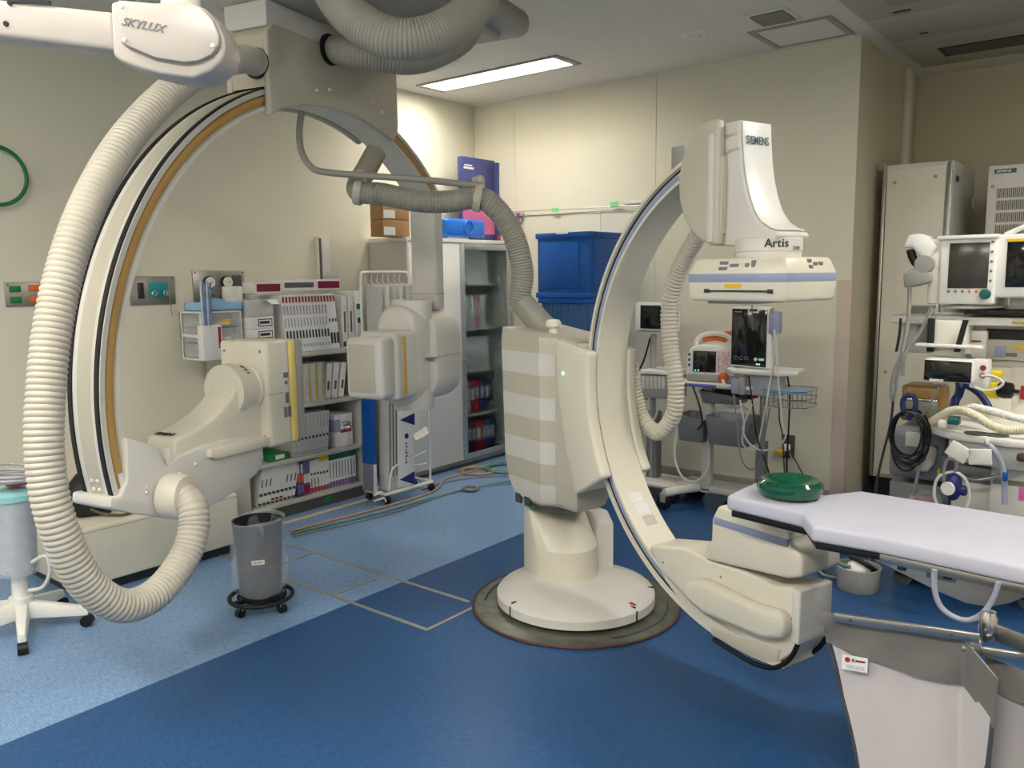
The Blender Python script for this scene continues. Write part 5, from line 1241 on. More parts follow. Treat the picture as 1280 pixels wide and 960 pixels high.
# drip tube looping from the table
def loopcable(nm, pts, m_, r, label, cat='cable'):
    o = obj(nm, MB().tube([p-pts[0] for p in pts], r, 10), m_); o.location = pts[0]; tag(o, label, cat); return o
zt = lambda px, py, y: at(px, py, y=y)
ytb = 2.22
loopcable('clear_tube', [zt(1168, 712, ytb), zt(1168, 735, ytb), zt(1175, 757, ytb), zt(1192, 771, ytb), zt(1212, 775, ytb), zt(1230, 765, ytb), zt(1243, 745, ytb), zt(1248, 728, ytb)], mat('tube_translucent', (176, 178, 196), .2, var=.03, trans=.3), .007, 'clear plastic tube looping below the table edge', 'tube')
# cup with a roll on the floor
cpz = at(1072, 728, z=.05)
CP = thing('round_basket', 'grey round tub with a white roll on the floor beside the tube head', 'tub', (at(1072, 735, z=0).x, at(1072, 735, z=0).y, 0))
obj('tub', MB().lathe([(.0, .0), (.095, .0), (.1, .01), (.108, .12), (.1, .12), (.092, .02), (0, .02)], n=36), greyp, CP)
obj('white_roll', MB().ball((-.0, .0, .1), .06, .06, .05, 20), whitec, CP); obj('black_ring', MB().torus((.02, .02, .12), .068, .012, (.3, .5, .8), 36, 10), black, CP)
for qs, m_, lab in ((((1032, 672), (1030, 690), (1046, 703), (1063, 709)), greencab, 'green cable dropping from the table to the tub'), (((1062, 688), (1040, 692), (1025, 702), (1026, 716), (1045, 722), (1066, 718)), greycab, 'grey cable looping beside the tub'), (((1095, 688), (1085, 702), (1060, 714), (1042, 718)), greycab, 'grey cable crossing in front of the tub'), (((1036, 690), (1031, 698), (1030, 708), (1036, 720)), dgrey, 'thin dark cable left of the tub')):
    loopcable('table_cable', [at(px, py, z=.012) if m_ is not greencab else at(px, py, y=3.6) for px, py in qs], m_, .009, lab)
# ---- lead apron shield on its rail
RZ_ = .735
r0, r1 = at(1043, 764, z=RZ_), at(1222, 790, z=RZ_)
AP = thing('lead_shield', 'grey and pale lead apron shield hanging from a jointed steel rail below the table', 'radiation shield', (r0.x, r0.y, 0)); iA = inv(AP)
ang = math.atan2(r1.y-r0.y, r1.x-r0.x); AP.rotation_euler = (0, 0, ang); iA = inv(AP)
Lr = (r1-r0).length
rl = obj('top_rail', MB().box(0, Lr, -.045, -.033, RZ_-.010, RZ_+.012, .002), steel, AP)
for x in (.04, Lr-.06): obj('rail_screw', MB().lathe([(.005, 0), (.005, .002), (0, .002)], (x, -.045, RZ_), (0, -1, 0), 12), dgrey, rl)
hz_ = iA(at(1235, 783, z=RZ_))
jt = obj('rail_joint', MB().lathe([(.02, -.04), (.022, -.03), (.022, .02), (.016, .034), (0, .036)], (hz_.x, hz_.y, RZ_+.005), n=24), chrome, AP)
obj('joint_bracket', MB().box(hz_.x-.045, hz_.x-.02, -.03, .0, RZ_-.06, RZ_-.012, .003).box(hz_.x-.04, hz_.x+.09, -.02, -.005, RZ_-.05, RZ_-.03, .002), steel, jt)
obj('joint_knob', MB().cyl((hz_.x-.06, -.02, RZ_-.035), (hz_.x-.035, -.02, RZ_-.035), .014, n=16), chrome, jt)
e0, e1 = iA(at(1243, 790, z=RZ_-.015)), iA(at(1300, 812, z=RZ_-.015))
de = (e1-e0).normalized()
obj('swing_arm', MB().loft([[e0+V(0, -.008, -.02), e0+V(0, .008, -.02), e0+V(0, .008, .02), e0+V(0, -.008, .02)], [e1+de*.5+V(0, -.008, -.02), e1+de*.5+V(0, .008, -.02), e1+de*.5+V(0, .008, .02), e1+de*.5+V(0, -.008, .02)]], bev=.002), steel, AP)
def cloth(nm, xa, xb, z0, z1, yoff, m_, amp=.012, tw=0.0, seed=0, par=AP, nu=34, nv=16, bulge=.02):
    g = []
    for i in range(nv+1):
        v = i/nv; row = []
        for j in range(nu+1):
            u = j/nu; xl = xa[0]+(xa[1]-xa[0])*v; xr = xb[0]+(xb[1]-xb[0])*v
            x = xl+(xr-xl)*u
            za = z0[0]+(z0[1]-z0[0])*u; zb = z1[0]+(z1[1]-z1[0])*u
            if callable(bulge): bb = bulge(u, v)
            else: bb = bulge*math.sin(math.pi*u)*v
            y = yoff-bb-amp*math.sin(u*9+seed+v*1.5)*(.3+v)*.5-amp*.4*math.sin(u*23+seed*2-v*4)
            row.append((x, y, za+(zb-za)*v))
        g.append(row)
    return obj(nm, MB().sheet(g, .004), m_, par, ang=80)
xl = iA(at(1026, 766, z=RZ_)).x
xr_ = iA(at(1240, 820, z=RZ_-.05)).x
fold = lambda u, v: .085*max(0, (u-.84)/.16)**1.2 + .004*math.sin(14*u+5*v)*(1-u)
fw = lambda u, v: .035*v*math.sin(math.pi*u) + .085*max(0, (u-.84)/.16)**1.2
ztop = lambda u: RZ_+.006-.012*u - (.055*max(0, (u-.80)/.20) if u > .8 else 0)
zmid = lambda u: RZ_-.078-.055*u-.012*math.sin(math.pi*u)-(.05*max(0, (u-.84)/.16))
def cloth2(nm, f0, f1, xA, xB, yoff, m_, bulge, nu=60, nv=14, seed=0.0, amp=.004):
    g = []
    for i in range(nv+1):
        v = i/nv; row = []
        for j in range(nu+1):
            u = j/nu; z0, z1 = f0(u), f1(u); z = z0+(z1-z0)*v
            x = xA(v)+(xB(v)-xA(v))*u
            y = yoff-bulge(u, v)-amp*(.4+v)*math.sin(7*u+seed+2*v)-amp*.5*math.sin(17*u+seed*3-3*v)
            row.append((x, y, z))
        g.append(row)
    return obj(nm, MB().sheet(g, .004), m_, AP, ang=80)
pk = cloth2('pale_panel', lambda u: zmid(u)+.02, lambda u: .05, lambda v: xl+.02+.13*v**.8, lambda v: xr_-.004-.012*v, -.008, apronm, fw, seed=1.0, amp=.007)
bd_ = cloth2('grey_band', ztop, zmid, lambda v: xl+.016*v, lambda v: xr_, -.027, apronb, fold, seed=2.0, amp=.003)
obj('edge_piping', MB().tube([(xl+.018, -.012, RZ_-.075), (xl+.055, -.016, RZ_-.2), (xl+.10, -.02, RZ_-.38), (xl+.14, -.02, .08)], .005, 8), dgrey, AP)
obj('edge_piping', MB().tube([(xr_-.002, -.095, zmid(1)+.01), (xr_-.008, -.095, zmid(1)-.2), (xr_-.012, -.095, .06)], .007, 8), dgrey, AP)
tg = obj('maker_tag', MB().box(xl+.055, xl+.115, -.036, -.032, RZ_-.135, RZ_-.098), carton, AP)
obj('tag_emblem', MB().lathe([(.0065, 0), (.0065, .001), (0, .001)], (xl+.068, -.036, RZ_-.108), (0, -1, 0), 18), red, tg)
text('tag_lettering', 'K', .012, (xl+.078, -.0365, RZ_-.112), (1, 0, 0), (0, 0, 1), printd, tg, bold=.0004); obj('tag_word', MB().box(xl+.0865, xl+.109, -.0369, -.036, RZ_-.1105, RZ_-.1055), maroon, tg); obj('tag_print', MB().box(xl+.065, xl+.108, -.0366, -.036, RZ_-.130, RZ_-.120), mat('carton_print', (196, 196, 200), .5, var=.12, scale=120), tg)
# second apron panel on the swing arm
AP2 = thing('lead_shield', 'second lead apron panel cut off by the right edge of the photo', 'radiation shield', (e0.x, 0, 0))
w0, w1 = at(1232, 822, z=.66), at(1330, 850, z=.66); AP2.location = (w0.x, w0.y, 0); AP2.rotation_euler = (0, 0, math.atan2(w1.y-w0.y, w1.x-w0.x)-.1)
cloth('pale_panel', (.005, .0), (.45, .45), (.60, .58), (.05, .05), 0, apronm, .008, seed=4, par=AP2)
cloth('grey_band', (0, .005), (.46, .46), (.665, .65), (.59, .57), -.006, apronb, .005, seed=5, par=AP2)
obj('edge_piping', MB().tube([(0, -.002, .6), (-.002, -.002, .35), (-.004, -.002, .06)], .006, 8), dgrey, AP2)

# ================================================================== equipment cabinets in the alcove
def eq_cab(name, label, xl, xr, yf, ztop, dep):
    t = thing(name, label, 'cabinet', ((xl+xr)/2, yf+dep/2, 0)); return t, (xr-xl)/2, dep/2
x0_, x1_ = at(1104, 208, y=6.1).x, at(1192, 198, y=6.1).x
zt_ = at(1150, 203, y=6.1).z
E1, hx, hy = eq_cab('equipment_cabinet', 'tall pale grey equipment cabinet with flat door in the alcove', x0_, x1_, 6.1, zt_, .75)
obj('body', MB().box(-hx, hx, -hy+.02, hy, .14, zt_, .006), beige2, E1)
obj('plinth', MB().box(-hx+.02, hx-.02, -hy+.06, hy-.02, 0, .14), black, E1)
for a_, b_ in ((-hx, -hx+.022), (hx-.03, hx-.004)): obj('frame_post', MB().box(a_, b_, -hy+.0, -hy+.022, .15, zt_-.005, .003), steel, E1)
dr_ = obj('door', MB().box(-hx+.03, hx-.04, -hy-.006, -hy+.015, .17, zt_-.03, .003), cream, E1)
for x, z in ((-hx+.08, zt_-.12), (hx-.1, zt_-.1), (-hx+.08, .9)): obj('door_lock', MB().lathe([(.012, 0), (.012, .006), (0, .007)], (x, -hy-.006, z), (0, -1, 0), 14), greyp, dr_)
obj('brand_plate', MB().box(hx-.001, hx+.003, -hy+.10, -hy+.2, zt_-.13, zt_-.09, .001), siemens, E1)
obj('top_bracket', MB().box(-hx-.06, -hx, -hy+.1, -hy+.13, zt_-.02, zt_+.03, .002), greyp, E1)
obj('white_clip', MB().box(hx, hx+.02, hy-.06, hy-.02, zt_-.28, zt_-.2, .003), whitec, E1)
x0_ = at(1236, 207, y=6.1).x; zt2 = at(1255, 206, y=6.1).z
E2, hx, hy = eq_cab('equipment_cabinet', 'pale grey equipment cabinet with ventilation slots at the right edge', x0_, x0_+.75, 6.1, zt2, .75)
obj('body', MB().box(-hx, hx, -hy, hy, .1, zt2, .008), beige2, E2); obj('plinth', MB().box(-hx+.02, hx-.02, -hy+.05, hy-.02, 0, .1), black, E2)
bp_ = obj('brand_plate', MB().box(-hx+.035, -hx+.155, -hy-.003, -hy+.001, zt2-.052, zt2-.025, .001), siemens, E2)
text('lettering', 'SIEMENS', .022, (-hx+.045, -hy-.0036, zt2-.046), (1, 0, 0), (0, 0, 1), carton, bp_, bold=.0004)
obj('door_lock', MB().lathe([(.012, 0), (.012, .006), (0, .007)], (-hx+.03, -hy, zt2-.13), (0, -1, 0), 14), greyp, E2)
slot = mesh_of(MB().box(-.0022, .0022, -.003, .001, -.028, .028), dgrey, 'slot')
for row in range(5):
    g = obj('vent_panel', MB().box(-hx+.05, hx-.1, -hy-.002, -hy+.001, zt2-.175-row*.076-.033, zt2-.175-row*.076+.033), beige, E2)
    for k in range(28):
        o = link('vent_slot', slot, g); o.location = (-hx+.062+k*.0105, -hy-.0015, zt2-.175-row*.076)
# cable heap on the floor between table and cabinets
coil((1112, 634), .09, .012, mat('violet_cable', (96, 98, 132), .45), 5, 'bundle of blue-grey cables coiled on the floor by the cabinet')

# ================================================================== anaesthesia workstation (right edge)
AY_ = 4.5
AW = thing('anaesthesia_machine', 'beige anaesthesia workstation with shelves and vaporisers at the right edge', 'anaesthesia machine', (at(1210, 500, y=AY_).x, AY_+.1, 0)); iW = inv(AW)
def W(px, py, y=AY_): return iW(at(px, py, y=y))
def wbox(nm, q0, q1, y, d, m_, bev=.006, seg=2, par=AW, label=None):
    a, b = W(*q0, y), W(*q1, y)
    o = obj(nm, MB().box(min(a.x, b.x), max(a.x, b.x), a.y, a.y+d, min(a.z, b.z), max(a.z, b.z), bev, seg), m_, par, label); return o
xr = W(1340, 500).x
zf = lambda py, px=1200, y=AY_: W(px, py, y).z
def wide(nm, q0, py1, y, d, m_, bev=.006, x1=None, par=AW):
    a = W(*q0, y); z1 = W(q0[0], py1, y).z
    return obj(nm, MB().box(a.x, xr if x1 is None else W(x1, q0[1], y).x, a.y, a.y+d, min(a.z, z1), max(a.z, z1), bev), m_, AW)
wide('top_shelf', (1114, 394), 404, 4.5, .42, whitec, .008)
wide('black_worktop', (1205, 387), 393, 4.46, .4, black, .004)
wide('upper_cabinet', (1170, 404), 540, 4.62, .3, beige2, .01)
wide('side_cabinet', (1124, 404), 440, 4.58, .34, beige2, .006, 1172)
for k in range(4): wbox('side_fin', (1146+k*3.4, 406), (1148+k*3.4, 432), 4.57, .02, greyp, .001)
# monitor pedestal block
wbox('pedestal_block', (1166, 400), (1206, 447), 4.42, .2, white, .012)
wbox('black_strap', (1160, 398), (1166, 440), 4.40, .02, black, .002); 
obj('black_strap', MB().loft([[W(1207, 400, 4.38)+V(dx, 0, 0) for dx in (-.012, .012)]+[W(1207, 400, 4.38)+V(dx, .01, 0) for dx in (.012, -.012)], [W(1196, 440, 4.38)+V(dx, 0, 0) for dx in (-.014, .012)]+[W(1196, 440, 4.38)+V(dx, .01, 0) for dx in (.012, -.014)]]), black, AW)
wbox('cross_arm', (1143, 429), (1228, 437), 4.36, .06, whitec, .008)
wbox('white_module', (1212, 413), (1232, 448), 4.56, .08, whitec, .006); wbox('module_print', (1209, 425), (1226, 428), 4.555, .01, dred, .001)
wide('display_recess', (1233, 411), 449, 4.60, .04, black, .002)
wide('display_module', (1233, 424), 449, 4.585, .05, beige, .004)
wbox('module_graphic', (1243, 432), (1257, 447), 4.58, .01, bluest, .001); wbox('module_slot', (1257, 441), (1271, 446), 4.58, .01, midgrey, .001); wbox('yellow_label', (1267, 432), (1280, 437), 4.58, .01, yellow, .001); wbox('yellow_label', (1265, 402), (1282, 405.5), 4.495, .01, yellow, .001)
# drawers to the right below
wide('drawer_block', (1224, 455), 545, 4.62, .06, white, .004)
for a_, b_ in ((1226, 1262), (1264, 1300)):
    for c_, d_ in ((458, 492), (494, 530)): wbox('drawer_front', (a_, c_), (b_, d_), 4.61, .02, white, .004)
wbox('red_handle', (1276, 482), (1284, 500), 4.6, .02, red, .002)
# vaporiser canister (amber) at left
wbox('absorber', (1127, 481), (1178, 530), 4.5, .2, amber, .014, 3); wbox('absorber_window', (1132, 500), (1172, 528), 4.495, .02, darksteel, .004); wbox('absorber_rim', (1126, 497), (1172, 503), 4.49, .03, chrome, .003)
# yellow vaporisers
yv = wbox('yellow_vaporiser', (1222, 478), (1250, 499), 4.42, .08, mat('vaporiser_yellow', (226, 204, 34), .35), .01); wbox('yellow_cap', (1232, 463), (1252, 474), 4.46, .06, mat('vaporiser_yellow', (226, 204, 34), .35), .008, par=AW)
obj('black_dial', MB().lathe([(.035, 0), (.04, .02), (.036, .05), (.01, .06), (.008, .085)], W(1250, 487, 4.42), (1, -.35, 0), 24), black, AW)
# console tray
trayp = [W(1150, 530, 4.25), W(1180, 545, 4.12), W(1262, 556, 4.05), W(1290, 548, 4.05)]
tz0 = .765
wz = W(1230, 545, 4.1).z
obj('console_tray', MB().prism([(W(1150, 530, 4.3).x, -.32), (W(1182, 548, 4.1).x, -.48), (W(1262, 556, 4.05).x, -.54), (xr, -.5), (xr, .05), (W(1150, 530, 4.3).x, .05)], wz-.035, wz, U=(1, 0, 0), Vv=(0, 1, 0), N=(0, 0, 1), bev=.012), whitec, AW)
obj('console_body', MB().prism([(W(1183, 560, 4.12).x, -.44), (W(1262, 568, 4.08).x, -.5), (xr, -.48), (xr, .0), (W(1183, 560, 4.12).x, .0)], wz-.14, wz-.034, U=(1, 0, 0), Vv=(0, 1, 0), N=(0, 0, 1), bev=.008), beige2, AW)
gb_ = wbox('grey_body', (1112, 536), (1184, 605), 4.35, .35, midgrey, .03, 4)
wbox('grey_front', (1150, 536), (1182, 570), 4.33, .04, midgrey, .012); obj('emblem', MB().lathe([(.014, 0), (.014, .002), (0, .002)], W(1170, 560, 4.33), (0, -1, 0), 18), tealdk, AW)
wbox('pipe_plate', (1132, 540), (1153, 560), 4.34, .03, beige2, .006)
obj('elbow_pipe', MB().tube([W(1143, 578, 4.3), W(1150, 586, 4.28), W(1160, 582, 4.28), W(1164, 570, 4.3), W(1165, 560, 4.33)], .022, 12), hosem, AW)
wbox('yellow_tag', (1172, 586), (1175, 598), 4.34, .01, yellow, .002)
obj('trolley_base', MB().box(W(1130, 600).x, xr, -.22, .25, .05, .14, .02), charcoal, AW)
for x in (W(1140, 600).x, xr-.1):
    for y in (-.18, .18): castor(AW, x, y, dgrey, .045)
wbox('lower_cabinet', (1112, 600), (1184, 660), 4.42, .3, midgrey, .01)
wide('lower_drawers', (1240, 568), 660, 4.2, .3, white, .006); wbox('drawer_seam', (1241, 604), (1300, 605), 4.197, .01, seamm, .0)
wbox('pink_label', (1274, 608), (1290, 628), 4.195, .01, mat('pink_label', (232, 120, 180), .5), .001)
wide('lower_front', (1190, 600), 660, 4.3, .2, white, .006, 1242)
wbox('grey_hood', (1196, 580), (1240, 598), 4.2, .2, greyp, .02)
obj('handle_bar', MB().tube([W(1198, 590, 4.15), W(1215, 600, 4.12), W(1236, 598, 4.12), W(1252, 594, 4.12)], .008, 8), steel, AW)
obj('side_knob', MB().lathe([(.015, 0), (.02, .01), (.02, .05), (0, .055)], W(1272, 571, 4.05), (1, -.2, 0), 20), mat('brown_knob', (92, 72, 60), .4), AW)
# breathing hoses
H1 = [W(1156, 533, 4.25), W(1170, 524, 4.2), W(1188, 514, 4.15), W(1204, 513, 4.12), W(1220, 520, 4.08), W(1238, 531, 4.05), W(1260, 538, 4.02), W(1290, 536, 4.0)]
obj('breathing_hose', MB().hose(H1, .02, .011, .003, 14), mat('hose_ivory', (226, 218, 188), .4), AW)
H2 = [W(1200, 512, 4.2), W(1216, 509, 4.18), W(1240, 514, 4.15), W(1265, 521, 4.12), W(1295, 528, 4.1)]
obj('breathing_hose', MB().hose(H2, .018, .011, .003, 14), whitec, AW)
wbox('teal_filter', (1184, 521), (1199, 532), 4.1, .05, tealdk, .008); wbox('white_connector', (1172, 525), (1184, 536), 4.12, .05, whitec, .01)
for k, (px, py) in enumerate(((1215, 536), (1240, 541))): obj('dark_pad', MB().lathe([(.05, 0), (.05, .004), (0, .005)], (W(px, py, 4.02).x, W(px, py, 4.1).y+.04, wz), n=20), dgrey, AW)
obj('blue_hook', MB().tube([W(1200, 478, 4.3), W(1200, 490, 4.28), W(1194, 500, 4.25), W(1192, 512, 4.22)], .02, 10).tube([W(1205, 480, 4.3), W(1222, 490, 4.28), W(1234, 505, 4.25), W(1238, 516, 4.22)], .016, 10), bluehose, AW)
obj('clear_tube', MB().tube([W(1233, 553, 4.02), W(1242, 562, 4.0), W(1250, 575, 4.0), W(1255, 595, 4.0), W(1256, 630, 4.0)], .013, 10), mat('tube_translucent', (176, 178, 196), .2, var=.03, trans=.3), AW)
wbox('tube_joint', (1253, 590), (1259, 602), 3.98, .03, crateb, .004)
wbox('spill_cable_clip', (1232, 550), (1236, 556), 3.99, .02, whitec, .003)
# things on or at the workstation -------------------------------------------
def mon(name, label, q0, q1, scr, y, dep, rot, cat='monitor'):
    a, b = at(*q0, y=y), at(*q1, y=y)
    t = thing(name, label, cat, ((a.x+b.x)/2, y, b.z), rot); w_ = (b.x-a.x)/2; h = a.z-b.z
    obj('case', MB().box(-w_, w_, 0, dep, 0, h, .012, 3), whitec, t)
    s_ = obj('screen', MB().box(-w_+scr[0]*2*w_, w_-scr[1]*2*w_, -.003, .004, scr[2]*h, h-scr[3]*h, .002), screeng if scr[4] else gloss, t)
    return t, w_, h
G, w_, h = mon('gas_monitor', 'white touch monitor with grey screen and teal knob on the workstation shelf', (1175, 297), (1242, 381), (.18, .12, .24, .09, 1), 4.42, .1, -.06)
obj('side_fin', MB().box(-w_-.05, -w_+.01, .01, .09, .0, h*.98, .01), white, G)
obj('top_visor', MB().box(-w_-.01, w_+.006, -.02, .1, h-.012, h+.008, .008), whitec, G)
obj('teal_knob', MB().lathe([(.024, 0), (.024, .014), (.018, .024), (0, .026)], (w_-.035, -.002, .05), (0, -1, 0), 24), tealdk, G)
for k in range(6): obj('key', MB().lathe([(.007, 0), (.007, .003), (0, .003)], (-w_+.05+k*.03, -.001, .062), (0, -1, 0), 12), midgrey if k < 3 else orange, G)
for k in range(5): obj('side_key', MB().lathe([(.006, 0), (.006, .003), (0, .003)], (w_-.018, -.001, h*.35+k*.045), (0, -1, 0), 12), midgrey, G)
zs_ = at(1205, 387, y=4.46).z+.003-G.location.z
obj('foot', MB().box(-.05, .05, .04, .09, zs_+.02, .01, .008), black, G); obj('foot_plate', MB().lathe([(.13, zs_), (.14, zs_+.005), (.13, zs_+.015), (.05, zs_+.03), (.04, zs_+.05)], (0, .16, 0), n=28), whitec, G)
G2, w_, h = mon('side_monitor', 'beige framed dark monitor with carrying handle cut off by the right edge', (1246, 293), (1330, 373), (.16, .1, .17, .12, 0), 4.42, .14, -.1)
obj('handle', MB().tube([(-w_+.02, .06, h), (-w_+.1, .05, h+.035), (0, .05, h+.05), (w_-.05, .05, h+.03)], .012, 10), whitec, G2)
obj('side_shell', MB().box(-w_-.03, -w_+.01, .02, .14, .02, h-.01, .012), beige2, G2); obj('yellow_label', MB().box(-w_+.04, -w_+.13, -.002, .0, h-.035, h-.022), yellow, G2)
zs_ = at(1205, 387, y=4.46).z+.003-G2.location.z
obj('stand', MB().box(-w_*.6, w_*.8, .05, .13, zs_, .0, .004), greyp, G2)
SB_ = thing('monitor_bracket', 'white and grey jointed monitor arm left of the touch monitor', 'bracket', at(1150, 400, y=4.42)); iB2 = inv(SB_)
def B2(px, py): return iB2(at(px, py, y=4.42))
obj('white_head', MB().prism([(B2(px, py).x, B2(px, py).z) for px, py in ((1130, 310), (1137, 294), (1150, 292), (1160, 294), (1171, 308), (1162, 325), (1152, 322), (1142, 310))], -.03, .07, bev=.01), whitec, SB_)
obj('arm_core', MB().tube([B2(1138, 312), B2(1142, 325), B2(1152, 335)], .02, 10), black, SB_)
obj('grey_elbow', MB().prism([(B2(px, py).x, B2(px, py).z) for px, py in ((1131, 342), (1148, 334), (1164, 340), (1166, 352), (1146, 358), (1132, 360))], -.04, .06, bev=.012), greyp, SB_)
obj('hinge', MB().lathe([(.04, 0), (.042, .01), (.042, .06), (0, .062)], B2(1157, 330)+V(0, .02, 0), (0, -1, 0), 28), greyp, SB_)
obj('strut', MB().tube([B2(1137, 360), B2(1135, 400), B2(1128, 440), B2(1119, 480)], .01, 8), greyp, SB_); obj('strut', MB().tube([B2(1166, 385), B2(1150, 415), B2(1132, 440), B2(1128, 470)], .009, 8), greyp, SB_)
obj('coupling', MB().box(.0, .16, .03, .08, B2(1150, 355).z, B2(1150, 340).z, .006), midgrey, SB_)
PD = thing('handheld_display', 'small white handheld display lying on the workstation shelf', 'device', at(1152, 392, y=4.62)); 
obj('case', MB().box(-.07, .06, -.05, .05, .005, .02, .006, mx=Matrix.Rotation(.6, 4, 'X')), whitec, PD); obj('screen', MB().box(-.05, .03, -.03, .03, .02, .0225, mx=Matrix.Rotation(.6, 4, 'X')), greyp, PD)
RB_ = thing('module_box', 'small beige module box with red label between the two monitors', 'module', at(1241, 360, y=4.6))
obj('case', MB().box(-.04, .05, 0, .15, -.09, .13, .006), white, RB_); obj('red_label', MB().box(-.035, .02, -.002, .001, -.03, .025), dred, RB_); obj('blue_cap', MB().box(-.03, .03, .0, .06, .13, .16, .006), navy, RB_); obj('base', MB().box(-.06, .1, -.02, .18, -.12, -.09, .004), greyp, RB_)
K_, w_, h = mon('wide_monitor', 'wide black-faced monitor in white frame hanging in front of the workstation', (1154, 448), (1216, 480), (.02, .03, .04, .06, 0), 4.15, .1, -.1)
obj('cable_box', MB().box(w_-.02, w_+.05, .02, .1, -.02, h+.005, .008), whitec, K_)
for k in range(2): obj('red_port', MB().lathe([(.013, 0), (.013, .004), (0, .004)], (w_+.035, .02, h-.03-.035*k), (0, -1, 0), 14), dred, K_)
obj('paper_strip', MB().box(-w_+.03, -w_+.09, -.005, -.002, .0, .012), carton, K_); obj('arm', MB().tube([(0, .1, h*.6), (0, .2, h*.8), (.0, .3, h*.9)], .016, 8), midgrey, K_)
# black cable bundle on a blue hook
BC = thing('cable_bundle', 'bundle of thin black cables hanging on a navy hook at the workstation', 'cable', at(1137, 545, y=4.18)); i3 = inv(BC)
def b3(px, py, dy=0): return i3(at(px, py, y=4.18))+V(0, dy, 0)
obj('hook', MB().tube([b3(1130, 520), b3(1128, 502), b3(1134, 494), b3(1142, 495), b3(1145, 506), b3(1141, 517), b3(1134, 524)], .012, 8), bluehose, BC)
for k in range(7):
    c_ = b3(1136+(k % 3)*2-2, 542+(k % 4)*3, .012*(k-3)); obj('loop', MB().tube([c_+V(.07*math.cos(a)*(1+.1*((k*7) % 3)), .008*math.sin(2*a+k), (.11+.012*(k % 4))*math.sin(a)) for a in [2*math.pi*i/10+k*.3 for i in range(10)]], .0055, 6, True), black, BC)
obj('plug', MB().cyl(b3(1153, 535), b3(1157, 556), .012, n=12), black, BC)
# leads and small packs at the workstation
for qs, y, m_, r, lab in ((((1126, 398), (1124, 420), (1120, 440)), 4.3, black, .006, 'thin black lead hanging from the workstation shelf corner'), (((1128, 440), (1116, 470), (1114, 495), (1117, 500), (1122, 470), (1128, 445)), 4.3, greycab, .006, 'grey lead looped beside the door of the tall cabinet'), (((1117, 495), (1113, 530), (1103, 570), (1096, 605), (1095, 640), (1094, 690)), 4.9, dgrey, .007, 'dark lead dropping to the floor by the cabinet plinth'), (((1175, 482), (1165, 500), (1152, 520)), 4.2, greycab, .006, 'grey tube slanting behind the wide monitor'), (((1226, 470), (1240, 470), (1254, 478), (1245, 486), (1230, 488), (1218, 484)), 4.1, whitecab, .006, 'white lead crossing the yellow vaporiser'), (((1152, 575), (1148, 590), (1142, 620)), 4.2, greycab, .007, 'pale lead dropping behind the table from the grey body')):
    loopcable('hanging_lead', [at(px, py, y=y) for px, py in qs], m_, r, lab)
for (q, rot, lab) in (((1198, 565), .5, 'left clear dressing packet hanging on the console front'), ((1225, 571), -.1, 'right clear dressing packet hanging on the console front')):
    p = at(*q, y=3.98); o = single('dressing_packet', MB().box(-.045, .045, -.006, .006, -.035, .035, .004), pouch, lab, 'packet', p); o.rotation_euler = (0, rot, 0)
VB = thing('flow_sensor', 'dark blue hanging valve with white dial and pale tubing loop', 'valve', at(1193, 612, y=4.0)); i4 = inv(VB)
v4 = lambda px, py: i4(at(px, py, y=4.0))
obj('body', MB().ball(v4(1192, 608), .035, .03, .065, 18), navy, VB); obj('dial', MB().lathe([(.03, 0), (.03, .01), (0, .012)], v4(1187, 609)+V(0, -.025, 0), (-.3, -1, 0), 20), whitec, VB); obj('lever', MB().box(.02, .05, -.02, .02, -.02, .02, .008), navy, VB)
obj('loop_tube', MB().tube([v4(1176, 640), v4(1168, 620), v4(1172, 598), v4(1190, 590), v4(1206, 598), v4(1212, 620), v4(1206, 640)], .007, 8), whitecab, VB); obj('hanger', MB().tube([v4(1193, 592), v4(1196, 582), v4(1194, 575), v4(1184, 575), v4(1180, 588), v4(1181, 615)], .008, 8), greycab, VB)
SJ = thing('suction_jar', 'clear jar with red cap behind the patient table', 'jar', (at(1156, 640, y=4.335).x, 4.335, 0)); zt5 = at(1156, 616, y=4.335).z; SJ.location.z = zt5-.2
obj('jar', MB().lathe([(.0, 0), (.07, 0), (.075, .02), (.075, .17), (.06, .2), (0, .205)], n=28), clear, SJ); obj('red_cap', MB().lathe([(.045, .14), (.045, .18), (0, .185)], n=22), red, SJ)
obj('hanger', MB().box(-.02, .02, .07, .09, .1, .16, .004), dgrey, SJ)

# ================================================================== lamp arm at the top left
SD = 1.55
def S3(px, py, d=SD): return CAM + ray(px, py)*d
SK = thing('lamp_arm', 'white ceiling lamp spring arm with SKYLUX lettering at the top left', 'lamp arm', S3(210, 50)); 
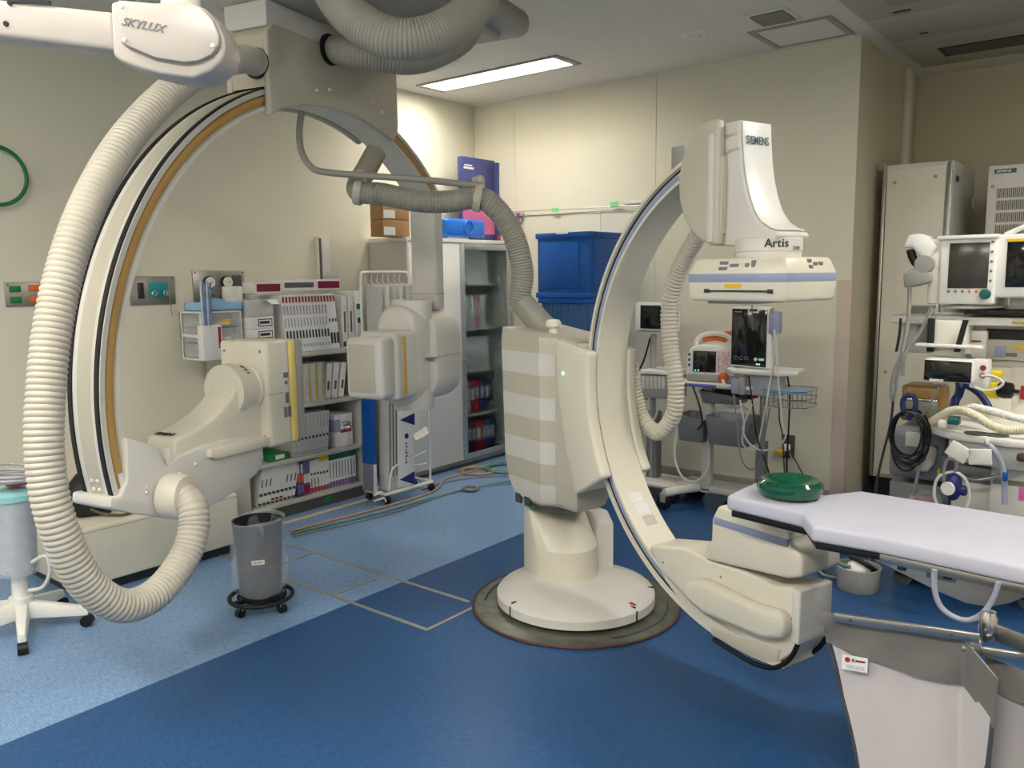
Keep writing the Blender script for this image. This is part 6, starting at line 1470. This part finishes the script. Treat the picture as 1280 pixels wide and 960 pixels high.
# frame: x along the arm (image right), y into the picture, z up
xa = (S3(280, 58)-S3(140, 44)); xa.z *= 1
rotk = math.atan2(xa.y, xa.x); SK.rotation_euler = (0, 0, rotk); iK3 = inv(SK)
def k3(px, py): q = iK3(S3(px, py)); return (q.x, q.z)
hd_ = [k3(px, py) for px, py in ((140, 4), (150, 2), (165, 6), (200, 7), (240, 4), (258, 12), (272, 28), (280, 46), (281, 62), (276, 76), (262, 88), (238, 97), (200, 92), (172, 85), (148, 76), (139, 68))]
lampw = mat('lamp_arm_white', (182, 175, 168), .35, var=.02)
hh_ = obj('joint_cover', MB().prism(hd_, 0, .09, bev=.008, seg=3), lampw, SK)
fc = [k3(px, py) for px, py in ((153, 4), (200, 8), (240, 5), (256, 13), (270, 28), (277, 46), (276, 58), (266, 70), (250, 77), (232, 79), (195, 73), (160, 58), (153, 54))]
obj('face_plate', MB().prism(fc, -.012, .004, bev=.004), lampw, hh_)
pT = k3(156, 34); ux = Vector((k3(204, 43)[0]-pT[0], 0, k3(204, 43)[1]-pT[1])).normalized()
up_ = Vector((-ux.z*1.0+.35*ux.x, 0, ux.x)).normalized()
text('lettering', 'SKYLUX', .021, (pT[0], -.0128, pT[1]), ux, V(.25, 0, .97), midgrey, hh_, bold=.0003, sx=1.05, shear=.3)
for px, py in ((158, 12), (159, 52), (269, 59)):
    q = k3(px, py); obj('screw', MB().lathe([(.004, 0), (.004, .002), (0, .002)], (q[0], -.012, q[1]), (0, -1, 0), 14), white, hh_)
ar = [k3(px, py) for px, py in ((-60, -10), (60, 4), (139, 12), (139, 61), (60, 51), (-60, 37))]
am = obj('spring_arm', MB().prism(ar, .015, .08, bev=.012, seg=3), lampw, SK)
obj('arm_slot', MB().prism([k3(px, py) for px, py in ((10, -4), (60, -1), (60, 4), (10, 1))], .012, .018), charcoal, am)
for px, py in ((2, 27), (9, 2)):
    q = k3(px, py); obj('screw', MB().lathe([(.005, 0), (.005, .003), (0, .003)], (q[0], .015, q[1]), (0, -1, 0), 14), black, am)
q = k3(217, 5); obj('swivel', MB().lathe([(.032, 0), (.036, .008), (.036, .04), (.03, .05)], (q[0], .045, q[1]-.012), (0, 0, 1), 32), white, SK)
obj('drop_tube', MB().cyl((q[0], .045, q[1]+.03), (q[0], .045, CZ-SK.location.z), .028, n=24), white, SK)
